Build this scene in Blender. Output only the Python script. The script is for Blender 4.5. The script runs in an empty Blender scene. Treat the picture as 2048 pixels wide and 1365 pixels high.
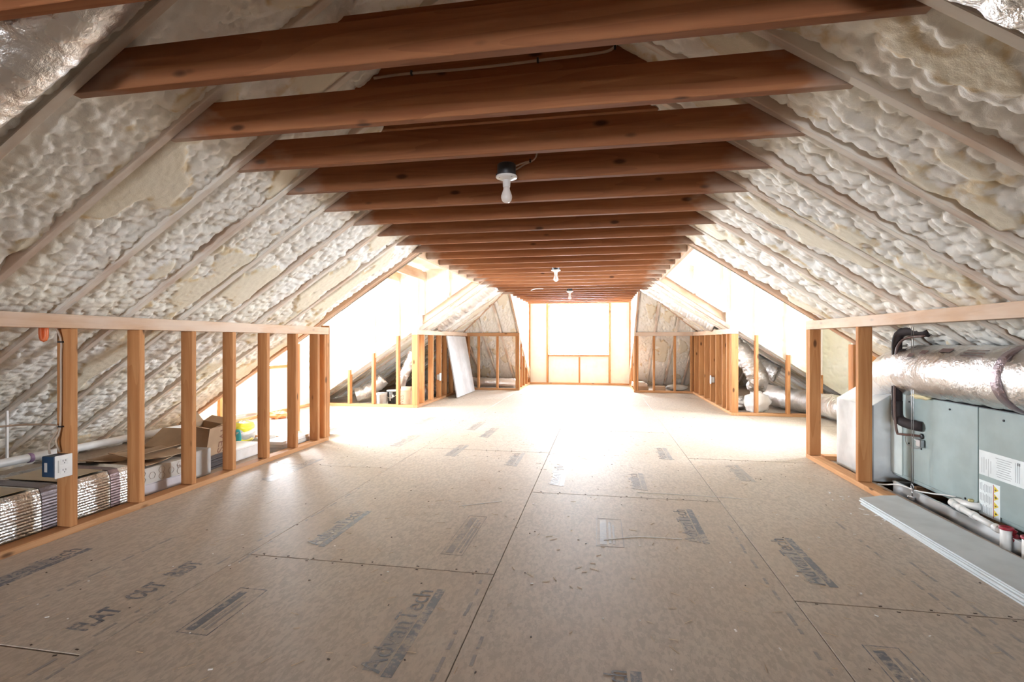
import bpy, bmesh, math, random
import numpy as np
from mathutils import Vector, Matrix

random.seed(7)
SC = bpy.context.scene
COL = SC.collection

# ------------------------------------------------------------------ camera
cam = bpy.data.cameras.new('camera')
cam.sensor_width = 36.0
cam.lens = 1000.0 / 2048.0 * 36.0
cam.clip_start = 0.02
cam_o = bpy.data.objects.new('camera', cam)
COL.objects.link(cam_o)
cam_o.location = (0, 0, 1.03)
cam_o.rotation_euler = (math.pi / 2, 0, math.atan(0.176))
SC.camera = cam_o

# ------------------------------------------------------------------ daylight
SKY = 58.0
world = bpy.data.worlds.new('overcast_sky')
SC.world = world
world.use_nodes = True
wn = world.node_tree.nodes
wn['Background'].inputs['Color'].default_value = (0.90, 0.96, 1.06, 1)
wn['Background'].inputs['Strength'].default_value = SKY

# geometry of the attic
XC, K, QE, QP, ZP = -0.49, 2.0 / 3.0, 4.17, 2.37, 1.2
NEAR_END, FAR, HIP, NOOK = 4.80, 7.33, 10.27, 11.90
ZJ = 1.90


def rz(q):
    return ZP + K * (QP - q)


def portal(name, loc, rot, sx, sy):
    l = bpy.data.lights.new(name, 'AREA')
    l.shape = 'RECTANGLE'
    l.size, l.size_y = sx, sy
    l.cycles.is_portal = True
    o = bpy.data.objects.new(name, l)
    COL.objects.link(o)
    o.location = loc
    o.rotation_euler = rot


portal('portal_end', (-0.505, NOOK + 0.16, 1.32), (-math.pi / 2, 0, 0), 1.42, 1.24)
portal('portal_left', (-4.66, 6.06, 1.30), (0, -math.pi / 2, 0), 1.24, 1.5)
portal('portal_right', (3.68, 6.06, 1.30), (0, math.pi / 2, 0), 1.24, 1.5)

portal('portal_behind', (-0.49, -7.17, 1.15), (math.pi / 2, 0, 0), 2.0, 1.14)  # guides sky sampling through the added, unseen back window

SC.view_settings.view_transform = 'Standard'
SC.view_settings.look = 'None'
SC.view_settings.gamma = 1
SC.view_settings.use_curve_mapping = False
SC.view_settings.exposure = 0.52
SC.cycles.max_bounces = 10
SC.cycles.diffuse_bounces = 7
SC.cycles.glossy_bounces = 4
SC.cycles.transparent_max_bounces = 8
SC.cycles.caustics_reflective = False
SC.cycles.caustics_refractive = False
SC.cycles.sample_clamp_indirect = 8.0


# ------------------------------------------------------------------ materials
class NT:
    def __init__(self, name):
        self.m = bpy.data.materials.new(name)
        self.m.use_nodes = True
        self.t = self.m.node_tree
        self.b = self.t.nodes['Principled BSDF']

    def n(self, typ, **kw):
        nd = self.t.nodes.new(typ)
        for k, v in kw.items():
            setattr(nd, k, v)
        return nd

    def l(self, a, b):
        self.t.links.new(a, b)

    def val(self, sock, v):
        if hasattr(v, 'is_linked') or hasattr(v, 'links'):
            self.l(v, sock)
        else:
            sock.default_value = v

    def coord(self, which='Object', rnd=0.0, scale=(1, 1, 1), rot=(0, 0, 0)):
        tc = self.n('ShaderNodeTexCoord')
        out = tc.outputs[which]
        if rnd:
            oi = self.n('ShaderNodeObjectInfo')
            mul = self.n('ShaderNodeMath', operation='MULTIPLY')
            self.l(oi.outputs['Random'], mul.inputs[0])
            mul.inputs[1].default_value = rnd
            add = self.n('ShaderNodeVectorMath', operation='ADD')
            self.l(out, add.inputs[0])
            self.l(mul.outputs[0], add.inputs[1])
            out = add.outputs[0]
        mp = self.n('ShaderNodeMapping')
        self.l(out, mp.inputs['Vector'])
        mp.inputs['Scale'].default_value = scale
        mp.inputs['Rotation'].default_value = rot
        return mp.outputs[0]

    def noise(self, vec, scale, detail=3, rough=0.55):
        nd = self.n('ShaderNodeTexNoise')
        self.l(vec, nd.inputs['Vector'])
        nd.inputs['Scale'].default_value = scale
        nd.inputs['Detail'].default_value = detail
        nd.inputs['Roughness'].default_value = rough
        return nd.outputs['Fac']

    def voro(self, vec, scale, out='Distance', feature='F1'):
        nd = self.n('ShaderNodeTexVoronoi', feature=feature)
        self.l(vec, nd.inputs['Vector'])
        nd.inputs['Scale'].default_value = scale
        return nd.outputs[out]

    def math(self, op, a, b=0.0, clamp=False):
        nd = self.n('ShaderNodeMath', operation=op, use_clamp=clamp)
        self.val(nd.inputs[0], a)
        self.val(nd.inputs[1], b)
        return nd.outputs[0]

    def step(self, v, lo, hi, a=0.0, b=1.0):
        nd = self.n('ShaderNodeMapRange', interpolation_type='SMOOTHSTEP')
        self.l(v, nd.inputs['Value'])
        nd.inputs['From Min'].default_value = lo
        nd.inputs['From Max'].default_value = hi
        nd.inputs['To Min'].default_value = a
        nd.inputs['To Max'].default_value = b
        return nd.outputs['Result']

    def mix(self, f, a, b, mode='MIX'):
        nd = self.n('ShaderNodeMix', data_type='RGBA', blend_type=mode)
        self.val(nd.inputs[0], f)
        for s, v in ((nd.inputs[6], a), (nd.inputs[7], b)):
            if isinstance(v, tuple):
                s.default_value = v if len(v) == 4 else (*v, 1)
            else:
                self.l(v, s)
        return nd.outputs[2]

    def base(self, c):
        if isinstance(c, tuple):
            self.b.inputs['Base Color'].default_value = (*c, 1)
        else:
            self.l(c, self.b.inputs['Base Color'])

    def set(self, rough=0.5, metal=0.0, spec=0.5):
        self.val(self.b.inputs['Roughness'], rough)
        self.b.inputs['Metallic'].default_value = metal
        self.b.inputs['Specular IOR Level'].default_value = spec

    def bump(self, h, strength=0.3, dist=0.01):
        nd = self.n('ShaderNodeBump')
        self.l(h, nd.inputs['Height'])
        nd.inputs['Strength'].default_value = strength
        nd.inputs['Distance'].default_value = dist
        self.l(nd.outputs[0], self.b.inputs['Normal'])


def plain(name, c, rough=0.5, metal=0.0, spec=0.5, bump=None):
    m = NT(name)
    v = m.coord('Object', 9.0)
    nz = m.noise(v, 7.0, 3)
    m.base(m.mix(m.step(nz, .3, .7), tuple(x * .9 for x in c), tuple(min(1, x * 1.06) for x in c)))
    m.set(rough, metal, spec)
    if bump:
        m.bump(m.noise(v, bump[0], 3), bump[1], bump[2])
    return m.m


def wood(name, light, dark, spray=0.0, half=None, rough=0.72):
    m = NT(name)
    v = m.coord('Object', 37.0, (1.6, 24, 24))
    g = m.noise(v, 1.0, 5, .6)
    ring = m.noise(m.coord('Object', 37.0, (.7, 9, 9)), 1.0, 1)
    ring = m.math('FRACT', m.math('MULTIPLY', ring, 9.0))
    f = m.math('ADD', m.math('MULTIPLY', m.step(g, .3, .72), .6), m.math('MULTIPLY', ring, .4))
    c = m.mix(f, dark, light)
    oi = m.n('ShaderNodeObjectInfo').outputs['Random']
    c = m.mix(1.0, c, m.mix(oi, (.80, .78, .76), (1.0, .98, .95)), 'MULTIPLY')
    kn = m.voro(m.coord('Object', 37.0, (3.2, 8, 8)), 1.0)
    c = m.mix(m.step(kn, .06, .15, .8, 0.0), c, (.035, .014, .007))
    blot = m.noise(m.coord('Object', 11.0, (1, 2, 2)), 4.5, 3)
    if half:
        sx = m.n('ShaderNodeSeparateXYZ')
        m.l(m.n('ShaderNodeTexCoord').outputs['Object'], sx.inputs[0])
        ax = m.math('ABSOLUTE', sx.outputs[0])
        e = m.math('ADD', ax, m.math('MULTIPLY', blot, .5))
        c = m.mix(m.math('MULTIPLY', m.step(e, half + .05, half + .27, 0, .62), m.step(oi, .1, .6, .45, 1.0)), c, (.50, .43, .36))
    if spray:
        s = m.step(m.noise(m.coord('Object', 11.0, (1, 3, 3)), 2.2, 4), .36, .70, 1.0, .45)
        c = m.mix(m.math('MULTIPLY', s, spray), c, (.82, .78, .71))
    m.base(c)
    m.set(rough, 0, .15)
    m.bump(g, .12, .003)
    return m.m


W_JOIST = wood('fir_joist', (.36, .152, .067), (.24, .09, .038), half=1.28)
W_STUD = wood('fir_stud', (.60, .31, .135), (.43, .185, .07))
W_PLATE = wood('fir_plate', (.66, .38, .20), (.50, .25, .11))
W_TOP = wood('fir_plate_misted', (.64, .38, .20), (.50, .25, .11), spray=.5)
W_RAFT = wood('fir_rafter_misted', (.56, .30, .14), (.42, .2, .09), spray=.97)
W_MIST = wood('fir_foamed_over', (.62, .40, .22), (.5, .3, .15), spray=1.3)
W_RAFT2 = wood('fir_rafter_bare', (.60, .33, .15), (.45, .21, .09), spray=.35)
W_DARK = wood('fir_weathered', (.30, .17, .09), (.18, .09, .045))


def foam_mat():
    m = NT('spray_foam')
    at = m.n('ShaderNodeAttribute', attribute_name='shave').outputs['Fac']
    v = m.coord('Object')
    big = m.noise(v, 2.1, 3)
    small = m.noise(v, 16, 4)
    c = m.mix(m.step(big, .36, .68), (.91, .90, .86), (.87, .84, .745))
    c = m.mix(m.math('MULTIPLY', at, .75), c, (.76, .69, .53))
    rim = m.math('MULTIPLY', m.math('MULTIPLY', at, m.math('SUBTRACT', 1.0, at)), 3.2, True)
    c = m.mix(m.math('MULTIPLY', rim, m.step(small, .40, .62)), c, (.66, .50, .25))
    sp = m.math('MULTIPLY', m.step(small, .60, .74), m.step(big, .42, .62))
    c = m.mix(m.math('MULTIPLY', sp, .55), c, (.60, .44, .18))
    m.base(c)
    m.set(.62, 0, .25)
    fine = m.math('ADD', m.noise(v, 75, 4, .65), m.math('MULTIPLY', m.noise(v, 260, 2), .4))
    m.bump(fine, .35, .006)
    return m.m


FOAM = foam_mat()


def wall_foam_mat():
    m = NT('wall_spray_foam')
    v = m.coord('Object')
    big = m.noise(v, 2.0, 3)
    m.base(m.mix(m.step(big, .35, .7), (.83, .82, .745), (.80, .78, .64)))
    m.set(.5, 0, .3)
    m.bump(m.noise(v, 60, 4, .65), .3, .006)
    return m.m


FOAMW = wall_foam_mat()


def osb_mat():
    m = NT('subfloor_board')
    c = None
    chips = None
    base = (.50, .43, .36)
    for i, (rot, sc) in enumerate(((.35, (40, 78, 1)), (1.35, (44, 90, 1)), (2.5, (34, 80, 1)))):
        vo = m.voro(m.coord('Object', 5.0 + i, sc, (0, 0, rot)), 1.0, 'Color')
        sp = m.n('ShaderNodeSeparateColor')
        m.l(vo, sp.inputs[0])
        chips = sp.outputs[0] if chips is None else m.math('ADD', chips, sp.outputs[0])
    chips = m.math('DIVIDE', chips, 3.0)
    c = m.mix(m.step(chips, .2, .8), tuple(x * .84 for x in base), tuple(x * 1.1 for x in base))
    tc = m.coord('Object', 0, (1, 1, 1))
    big = m.noise(tc, 1.1, 3)
    c = m.mix(m.step(big, .4, .66, 0, .30), c, (.45, .34, .245))
    spk = m.noise(tc, 130, 2)
    c = m.mix(m.step(spk, .66, .76, 0, .35), c, (.16, .11, .07))
    pale = m.noise(m.coord('Object', 3.0, (46, 30, 1), (0, 0, .5)), 1.0, 4)
    c = m.mix(m.step(pale, .64, .75, 0, .4), c, (.66, .55, .42))
    m.base(c)
    m.set(.58, 0, .4)
    m.bump(m.math('ADD', chips, m.noise(tc, 90, 3)), .14, .003)
    return m.m


OSB = osb_mat()


def ink_mat(name, dens):
    m = NT(name)
    v = m.coord('Object', 5.0)
    n = m.noise(v, 55, 4, .7)
    n2 = m.noise(v, 9, 3)
    f = m.math('ADD', m.math('MULTIPLY', n, .6), m.math('MULTIPLY', n2, .4))
    m.base(m.mix(m.step(f, .46, .64), (.42 - .30 * dens, .37 - .235 * dens, .32 - .155 * dens), (.46, .395, .33)))
    m.set(.5, 0, .4)
    return m.m


INK = ink_mat('faded_blue_ink', .95)
INK2 = ink_mat('pale_blue_ink', .45)


def foil(name, c=(.80, .79, .78), rough=.24, scale=22, strength=.5, stripes=False, detail=5):
    m = NT(name)
    v = m.coord('Object', 9.0)
    m.base(c)
    n = m.noise(v, scale, detail, .6)
    r = m.step(m.noise(v, 5, 2), .3, .7, rough * .8, rough * 1.5)
    m.set(r, 1.0, .5)
    m.bump(n, strength, .02)
    return m.m


FOIL = foil('aluminium_foil', rough=.28, scale=30, strength=.45)
FOIL_W = foil('white_foil_sleeve', (.86, .85, .84), .38, 26, .4)
FOIL_D = foil('foil_crumpled', (.72, .71, .69), .26, 34, .7)
GALV = foil('galvanised_sheet', (.70, .72, .73), .38, 3, .04)


def bubble_mat():
    m = NT('bubble_foil_wrap')
    v = m.coord('Object', 0, (85, 85, 85))
    d = m.voro(v, 1.0)
    m.base((.80, .78, .74))
    m.set(.30, 1.0)
    m.bump(m.math('SUBTRACT', 1.0, d), .45, .006)
    return m.m


BUBBLE = bubble_mat()
PVC = plain('white_pvc', (.80, .79, .76), .35)
BLACK = plain('black_plastic', (.02, .02, .022), .45)
RUBBER = plain('black_pipe_insulation', (.028, .018, .018), .75, bump=(60, .3, .004))
RED = plain('dark_red_plastic', (.36, .02, .04), .4)
ORANGE = plain('orange_plastic', (.95, .24, .08), .4)
CARD = plain('cardboard', (.43, .30, .19), .8)
CARD_D = plain('cardboard_shaded_side', (.46, .31, .19), .8)
CARD_L = plain('pale_cardboard', (.62, .52, .42), .8)
WHITE = plain('white_board', (.82, .81, .79), .6)
WHITEP = plain('white_glossy_plastic', (.84, .84, .83), .25, bump=(14, .5, .02))
PORC = plain('white_porcelain', (.78, .75, .72), .3)
BULB = plain('frosted_bulb_glass', (.84, .77, .72), .3)
CABLE = plain('beige_cable_sheath', (.50, .40, .31), .5)
CABLEW = plain('white_cable_sheath', (.75, .74, .72), .45)
AHU = plain('grey_green_enamel', (.33, .41, .405), .38)
AHU_L = plain('pale_enamel', (.62, .68, .66), .38)
LABEL = plain('white_label', (.80, .86, .87), .4)
PRINT = plain('grey_print', (.42, .46, .48), .5)
YEL = plain('warning_yellow', (.80, .60, .03), .45)
DARKPRINT = plain('brown_print', (.22, .10, .06), .7)
BLUEBOX = plain('navy_box_plastic', (.012, .04, .09), .4)
STEEL = plain('zinc_steel', (.45, .45, .46), .35, 1.0)
SHEET = plain('blue_grey_sheet', (.60, .64, .655), .5, 0, .4, (5, .1, .01))
SHEETE = plain('pale_sheet_edge', (.72, .78, .82), .5)
GREYB = plain('grey_board_face', (.48, .475, .48), .55)
BUCKET = plain('grey_bucket', (.60, .62, .64), .4)
YBAG = plain('yellow_bag_print', (.82, .80, .05), .35, bump=(9, .4, .02))
GBAG = plain('grey_bag', (.50, .49, .46), .5, bump=(11, .5, .02))
TEAL = plain('teal_print', (.05, .42, .45), .4)
DARKSH = plain('dark_sheet', (.10, .09, .09), .3)
GREYBOX = plain('grey_carton', (.50, .49, .47), .7)
TILEBOX = plain('tile_carton', (.60, .57, .52), .7)
HEX = plain('hexagon_print', (.42, .33, .27), .7)
COPPER = plain('dark_copper', (.12, .06, .045), .4)


def glass_mat():
    m = NT('window_glass')
    t = m.t
    tr = m.n('ShaderNodeBsdfTransparent')
    tr.inputs[0].default_value = (.97, .985, .98, 1)
    gl = m.n('ShaderNodeBsdfGlossy')
    gl.inputs['Roughness'].default_value = .02
    lw = m.n('ShaderNodeFresnel')
    lw.inputs[0].default_value = 1.45
    mx = m.n('ShaderNodeMixShader')
    m.l(lw.outputs[0], mx.inputs[0])
    m.l(tr.outputs[0], mx.inputs[1])
    m.l(gl.outputs[0], mx.inputs[2])
    m.l(mx.outputs[0], t.nodes['Material Output'].inputs[0])
    return m.m


GLASS = glass_mat()

# ------------------------------------------------------------------ object helpers
WM = {}


def link(o, parent=None, mw=None):
    mw = mw or Matrix.Identity(4)
    COL.objects.link(o)
    if parent is not None:
        o.parent = parent
        o.matrix_parent_inverse = WM[parent.name].inverted()
    o.matrix_basis = mw
    WM[o.name] = mw
    return o


def tag(o, label=None, cat=None, group=None, kind=None):
    if label:
        o['label'] = label
    if cat:
        o['category'] = cat
    if group:
        o['group'] = group
    if kind:
        o['kind'] = kind
    return o


def empty(name, loc, label, cat, group=None, kind=None, rot=0.0):
    o = bpy.data.objects.new(name, None)
    o.empty_display_size = .05
    link(o, None, Matrix.Translation(loc) @ Matrix.Rotation(rot, 4, 'Z'))
    return tag(o, label, cat, group, kind)


def mesh_of(name, verts, faces, mat, smooth=False):
    me = bpy.data.meshes.new(name)
    me.from_pydata([tuple(v) for v in verts], [], faces)
    mats = mat if isinstance(mat, (list, tuple)) else [mat]
    for q in mats:
        me.materials.append(q)
    if smooth:
        me.polygons.foreach_set('use_smooth', [True] * len(me.polygons))
    me.update()
    return me


def put(name, me, parent=None, mw=None):
    return link(bpy.data.objects.new(name, me), parent, mw)


CACHE = {}


def box_mesh(L, w, d, mat, ch=0.0):
    key = (round(L, 4), round(w, 4), round(d, 4), mat.name, ch)
    if key in CACHE:
        return CACHE[key]
    bm = bmesh.new()
    bmesh.ops.create_cube(bm, size=1.0)
    for v in bm.verts:
        v.co = Vector((v.co.x * L, v.co.y * w, v.co.z * d))
    if ch:
        bmesh.ops.bevel(bm, geom=bm.edges[:], offset=ch, segments=1, affect='EDGES')
    me = bpy.data.meshes.new('block')
    bm.to_mesh(me)
    bm.free()
    me.materials.append(mat)
    CACHE[key] = me
    return me


def beam(name, p0, p1, w, d, up, mat, parent, ch=.003):
    """p0-p1 is the centre line of the face that looks against 'up'."""
    p0, p1, up = Vector(p0), Vector(p1), Vector(up)
    x = (p1 - p0)
    L = x.length
    x.normalize()
    z = (up - x * up.dot(x)).normalized()
    y = z.cross(x)
    c = (p0 + p1) / 2 + z * (d / 2)
    mw = Matrix(((x.x, y.x, z.x, c.x), (x.y, y.y, z.y, c.y), (x.z, y.z, z.z, c.z), (0, 0, 0, 1)))
    return put(name, box_mesh(L, w, d, mat, ch), parent, mw)


def block(name, lo, hi, mat, parent=None, ch=.002, rot=None):
    """axis-aligned box between two corners, long axis along local x (so grain follows it)."""
    lo, hi = Vector(lo), Vector(hi)
    c, s = (lo + hi) / 2, hi - lo
    if s.x >= s.y and s.x >= s.z:
        R, dims = Matrix.Identity(3), (s.x, s.y, s.z)
    elif s.y >= s.z:
        R, dims = Matrix(((0, -1, 0), (1, 0, 0), (0, 0, 1))), (s.y, s.x, s.z)
    else:
        R, dims = Matrix(((0, 0, 1), (0, 1, 0), (-1, 0, 0))), (s.z, s.y, s.x)
    mw = Matrix.Translation(c) @ R.to_4x4()
    if rot is not None:
        mw = Matrix.Translation(c) @ rot.to_4x4() @ R.to_4x4()
    return put(name, box_mesh(*dims, mat, ch), parent, mw)


def prism(name, poly, axis, a, b, mat, parent=None, ch=0.0):
    """extrude a polygon: axis 'y' -> points are (x,z); 'x' -> (y,z); 'z' -> (x,y). Origin at its centre."""
    f = {'y': lambda p, t: (p[0], t, p[1]), 'x': lambda p, t: (t, p[0], p[1]), 'z': lambda p, t: (p[0], p[1], t)}[axis]
    V = [Vector(f(p, a)) for p in poly] + [Vector(f(p, b)) for p in poly]
    c = sum(V, Vector()) / len(V)
    n = len(poly)
    F = [list(range(n)), list(range(2 * n - 1, n - 1, -1))] + [[i, i + n, (i + 1) % n + n, (i + 1) % n] for i in range(n)]
    bm = bmesh.new()
    vs = [bm.verts.new(v - c) for v in V]
    for q in F:
        bm.faces.new([vs[i] for i in q])
    bmesh.ops.recalc_face_normals(bm, faces=bm.faces[:])
    if ch:
        bmesh.ops.bevel(bm, geom=bm.edges[:], offset=ch, segments=1, affect='EDGES')
    me = bpy.data.meshes.new(name)
    bm.to_mesh(me)
    bm.free()
    me.materials.append(mat)
    return put(name, me, parent, Matrix.Translation(c))


def smooth_path(pts, step=.02):
    P = [Vector(p) for p in pts]
    if len(P) == 2:
        return P
    Q = [P[0] * 2 - P[1]] + P + [P[-1] * 2 - P[-2]]
    out = []
    for i in range(1, len(Q) - 2):
        a, b, c, d = Q[i - 1:i + 3]
        n = max(2, int((c - b).length / step))
        for k in range(n):
            t = k / n
            out.append(.5 * ((2 * b) + (c - a) * t + (2 * a - 5 * b + 4 * c - d) * t * t + (3 * b - a - 3 * c + d) * t ** 3))
    out.append(P[-1])
    return out


def tube_mesh(name, pts, r, mat, seg=10, caps=True, rf=None):
    P = [Vector(p) for p in pts]
    n = len(P)
    T = [(P[min(i + 1, n - 1)] - P[max(i - 1, 0)]).normalized() for i in range(n)]
    u = T[0].orthogonal().normalized()
    V, F = [], []
    c0 = P[n // 2].copy()
    for i in range(n):
        u = (u - T[i] * u.dot(T[i])).normalized()
        w = T[i].cross(u)
        for k in range(seg):
            a = 2 * math.pi * k / seg
            rr = r * (rf(i, k) if rf else 1.0)
            V.append(P[i] - c0 + (u * math.cos(a) + w * math.sin(a)) * rr)
    for i in range(n - 1):
        for k in range(seg):
            F.append((i * seg + k, i * seg + (k + 1) % seg, (i + 1) * seg + (k + 1) % seg, (i + 1) * seg + k))
    if caps:
        F.append(tuple(range(seg - 1, -1, -1)))
        F.append(tuple((n - 1) * seg + k for k in range(seg)))
    return mesh_of(name, V, F, mat, True), c0


def tube(name, pts, r, mat, parent=None, seg=10, step=.02, rf=None, raw=False):
    path = [Vector(p) for p in pts] if raw else smooth_path(pts, step)
    me, c = tube_mesh(name, path, r, mat, seg, True, rf)
    return put(name, me, parent, Matrix.Translation(c))


def lathe(name, prof, loc, mat, parent=None, seg=24, axis=(0, 0, 1), smooth=True):
    """prof: list of (radius, height) along the axis."""
    V, F = [], []
    for r, z in prof:
        for k in range(seg):
            a = 2 * math.pi * k / seg
            V.append((r * math.cos(a), r * math.sin(a), z))
    n = len(prof)
    for i in range(n - 1):
        for k in range(seg):
            F.append((i * seg + k, i * seg + (k + 1) % seg, (i + 1) * seg + (k + 1) % seg, (i + 1) * seg + k))
    F.append(tuple(range(seg - 1, -1, -1)))
    F.append(tuple((n - 1) * seg + k for k in range(seg)))
    R = Vector((0, 0, 1)).rotation_difference(Vector(axis)).to_matrix().to_4x4()
    me = mesh_of(name, V, F, mat, smooth)
    return put(name, me, parent, Matrix.Translation(loc) @ R)


# ------------------------------------------------------------------ noise for foam and crumples
def _hash(ix, iy, seed):
    n = (ix.astype(np.int64) * 374761393 + iy.astype(np.int64) * 668265263 + seed * 974634777) & 0x7fffffff
    n = ((n ^ (n >> 13)) * 1274126177) & 0x7fffffff
    n = ((n ^ (n >> 16)) * 668265263) & 0x7fffffff
    return (n & 0xffffff) / float(0xffffff)


def vnoise(x, y, seed):
    ix, iy = np.floor(x), np.floor(y)
    fx, fy = x - ix, y - iy
    fx = fx * fx * (3 - 2 * fx)
    fy = fy * fy * (3 - 2 * fy)
    a, b = _hash(ix, iy, seed), _hash(ix + 1, iy, seed)
    c, d = _hash(ix, iy + 1, seed), _hash(ix + 1, iy + 1, seed)
    return (a * (1 - fx) + b * fx) * (1 - fy) + (c * (1 - fx) + d * fx) * fy


def fbm(x, y, seed):
    return .55 * vnoise(x, y, seed) + .3 * vnoise(x * 2.1 + 7, y * 2.1, seed + 1) + .15 * vnoise(x * 4.3, y * 4.3 + 3, seed + 2)


def domes(x, y, cell, seed):
    x, y = x / cell, y / cell
    ix, iy = np.floor(x), np.floor(y)
    h = np.zeros_like(x)
    for dx in (-1, 0, 1):
        for dy in (-1, 0, 1):
            cx, cy = ix + dx, iy + dy
            px = cx + .15 + .7 * _hash(cx, cy, seed)
            py = cy + .15 + .7 * _hash(cx, cy, seed + 5)
            r = .55 + .38 * _hash(cx, cy, seed + 9)
            d2 = (x - px) ** 2 + (y - py) ** 2
            h = np.maximum(h, np.sqrt(np.maximum(0, r * r - d2)))
    return h


def grid_mesh(name, P, nu, nv, mat, attr=None):
    me = bpy.data.meshes.new(name)
    i, j = np.meshgrid(np.arange(nu - 1), np.arange(nv - 1), indexing='ij')
    a = (i * nv + j).ravel()
    q = np.stack([a, a + 1, a + nv + 1, a + nv], 1).astype(np.int32)
    nf = len(q)
    me.vertices.add(len(P))
    me.vertices.foreach_set('co', P.astype(np.float32).ravel())
    me.loops.add(nf * 4)
    me.loops.foreach_set('vertex_index', q.ravel())
    me.polygons.add(nf)
    me.polygons.foreach_set('loop_start', np.arange(nf, dtype=np.int32) * 4)
    me.polygons.foreach_set('loop_total', np.full(nf, 4, dtype=np.int32))
    me.polygons.foreach_set('use_smooth', np.ones(nf, dtype=bool))
    me.update(calc_edges=True)
    if attr is not None:
        at = me.attributes.new('shave', 'FLOAT', 'POINT')
        at.data.foreach_set('value', attr.astype(np.float32).ravel())
    me.materials.append(mat)
    return me


SEED = [11]


def foam(c00, c10, c11, c01, n, parent, res=.012, amp=1.0, rec=.014, shave=.5, mat=None, gap=1.0, name='foam_panel', cell=.048):
    SEED[0] += 3
    sd = SEED[0]
    c00, c10, c11, c01, n = (np.array(v, dtype=float) for v in (c00, c10, c11, c01, n))
    Ls = max(np.linalg.norm(c10 - c00), np.linalg.norm(c11 - c01))
    Lt = max(np.linalg.norm(c01 - c00), np.linalg.norm(c11 - c10))
    nu, nv = max(3, int(Ls / res) + 1), max(4, int(Lt / res) + 1)
    s, t = np.meshgrid(np.linspace(0, 1, nu), np.linspace(0, 1, nv), indexing='ij')
    S, T = s[..., None], t[..., None]
    P = (c00 * (1 - S) + c10 * S) * (1 - T) + (c01 * (1 - S) + c11 * S) * T
    x, y = s * Ls + sd * 1.7, t * Lt + sd * .9
    wx = x + .012 * (vnoise(x * 14, y * 14, sd) - .5)
    wy = y + .012 * (vnoise(x * 14 + 5, y * 14, sd + 1) - .5)
    d1 = domes(wx, wy, cell, sd + 2)
    d2 = domes(wx, wy, cell * .45, sd + 4)
    big = fbm(x * 2.6, y * 3.4, sd + 6)
    sh = np.clip((fbm(x * 1.9 + 3, y * 3.0, sd + 20) - (.74 - .36 * shave)) / .05, 0, 1)
    sh = sh * sh * (3 - 2 * sh)
    d3 = domes(wx + 3, wy, cell * 1.9, sd + 8)
    lump = .032 * d1 + .011 * d2 + .010 * d3 + .026 * (big - .5) - .034
    flat = .010 + .004 * vnoise(x * 60, y * 60, sd + 30)
    h = amp * (lump * (1 - sh) + flat * sh) - rec
    h = np.minimum(h, amp * .004 + .008 * d2 + .004 * d1) if gap else h
    e0, e1 = t * Lt, (1 - t) * Lt
    if gap:
        g0 = np.clip((fbm(x * 2.2, 0 * x + 3, sd + 40) - .38) * 5, 0, 1)
        g1 = np.clip((fbm(x * 2.2, 0 * x + 9, sd + 50) - .55) * 5, 0, 1)
        wob = .02 * vnoise(x * 20, y * 20, sd + 60)
        f0 = np.clip(1 - (e0 - wob) / .035, 0, 1)
        f1 = np.clip(1 - (e1 - wob) / .035, 0, 1)
        h = h - gap * (f0 ** 1.5 * (.008 + .05 * g0) + f1 ** 1.5 * (.008 + .04 * g1))
    P = P + n * h[..., None]
    c = P.reshape(-1, 3).mean(0)
    me = grid_mesh(name, P.reshape(-1, 3) - c, nu, nv, mat or FOAM, sh)
    return put(name, me, parent, Matrix.Translation(c))


def flex(name, pts, r, mat, parent=None, seg=40, step=.012, crumple=.06, rib=.0, squash=None, seed=3):
    path = smooth_path(pts, step)
    n = len(path)
    i, k = np.meshgrid(np.arange(n), np.arange(seg), indexing='ij')
    a = 2 * np.pi * k / seg
    L = i * step
    # noise periodic round the tube
    w = .5 - .5 * np.cos(a)
    x1 = vnoise(L * 16, 4.0 + 2.5 * np.cos(a) + 0 * L, seed) + vnoise(L * 16 + 9, 4.0 + 2.5 * np.sin(a), seed + 1)
    x2 = vnoise(L * 45, 9.0 + 6 * np.cos(a), seed + 2) + vnoise(L * 45 + 5, 9.0 + 6 * np.sin(a), seed + 3)
    R = 1 + crumple * (x1 - 1) + crumple * .5 * (x2 - 1)
    if rib:
        R = R + rib * np.cos(L * 2 * np.pi / .05)
    o = tube(name, path, r, mat, parent, seg, raw=True, rf=lambda p, q: float(R[p, q]))
    return o


def text(name, s, mw, size, mat, parent, ex=.0003, xs=1.0, bold=0.0):
    cu = bpy.data.curves.new(name, 'FONT')
    cu.body = s
    cu.size = size
    cu.extrude = ex
    cu.offset = bold
    tmp = bpy.data.objects.new('lettering_source', cu)
    COL.objects.link(tmp)
    dg = bpy.context.evaluated_depsgraph_get()
    me = bpy.data.meshes.new_from_object(tmp.evaluated_get(dg), depsgraph=dg)
    bpy.data.objects.remove(tmp)
    me.materials.clear()
    me.materials.append(mat)
    return put(name, me, parent, mw @ Matrix.Diagonal((xs, 1, 1, 1)))


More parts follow.
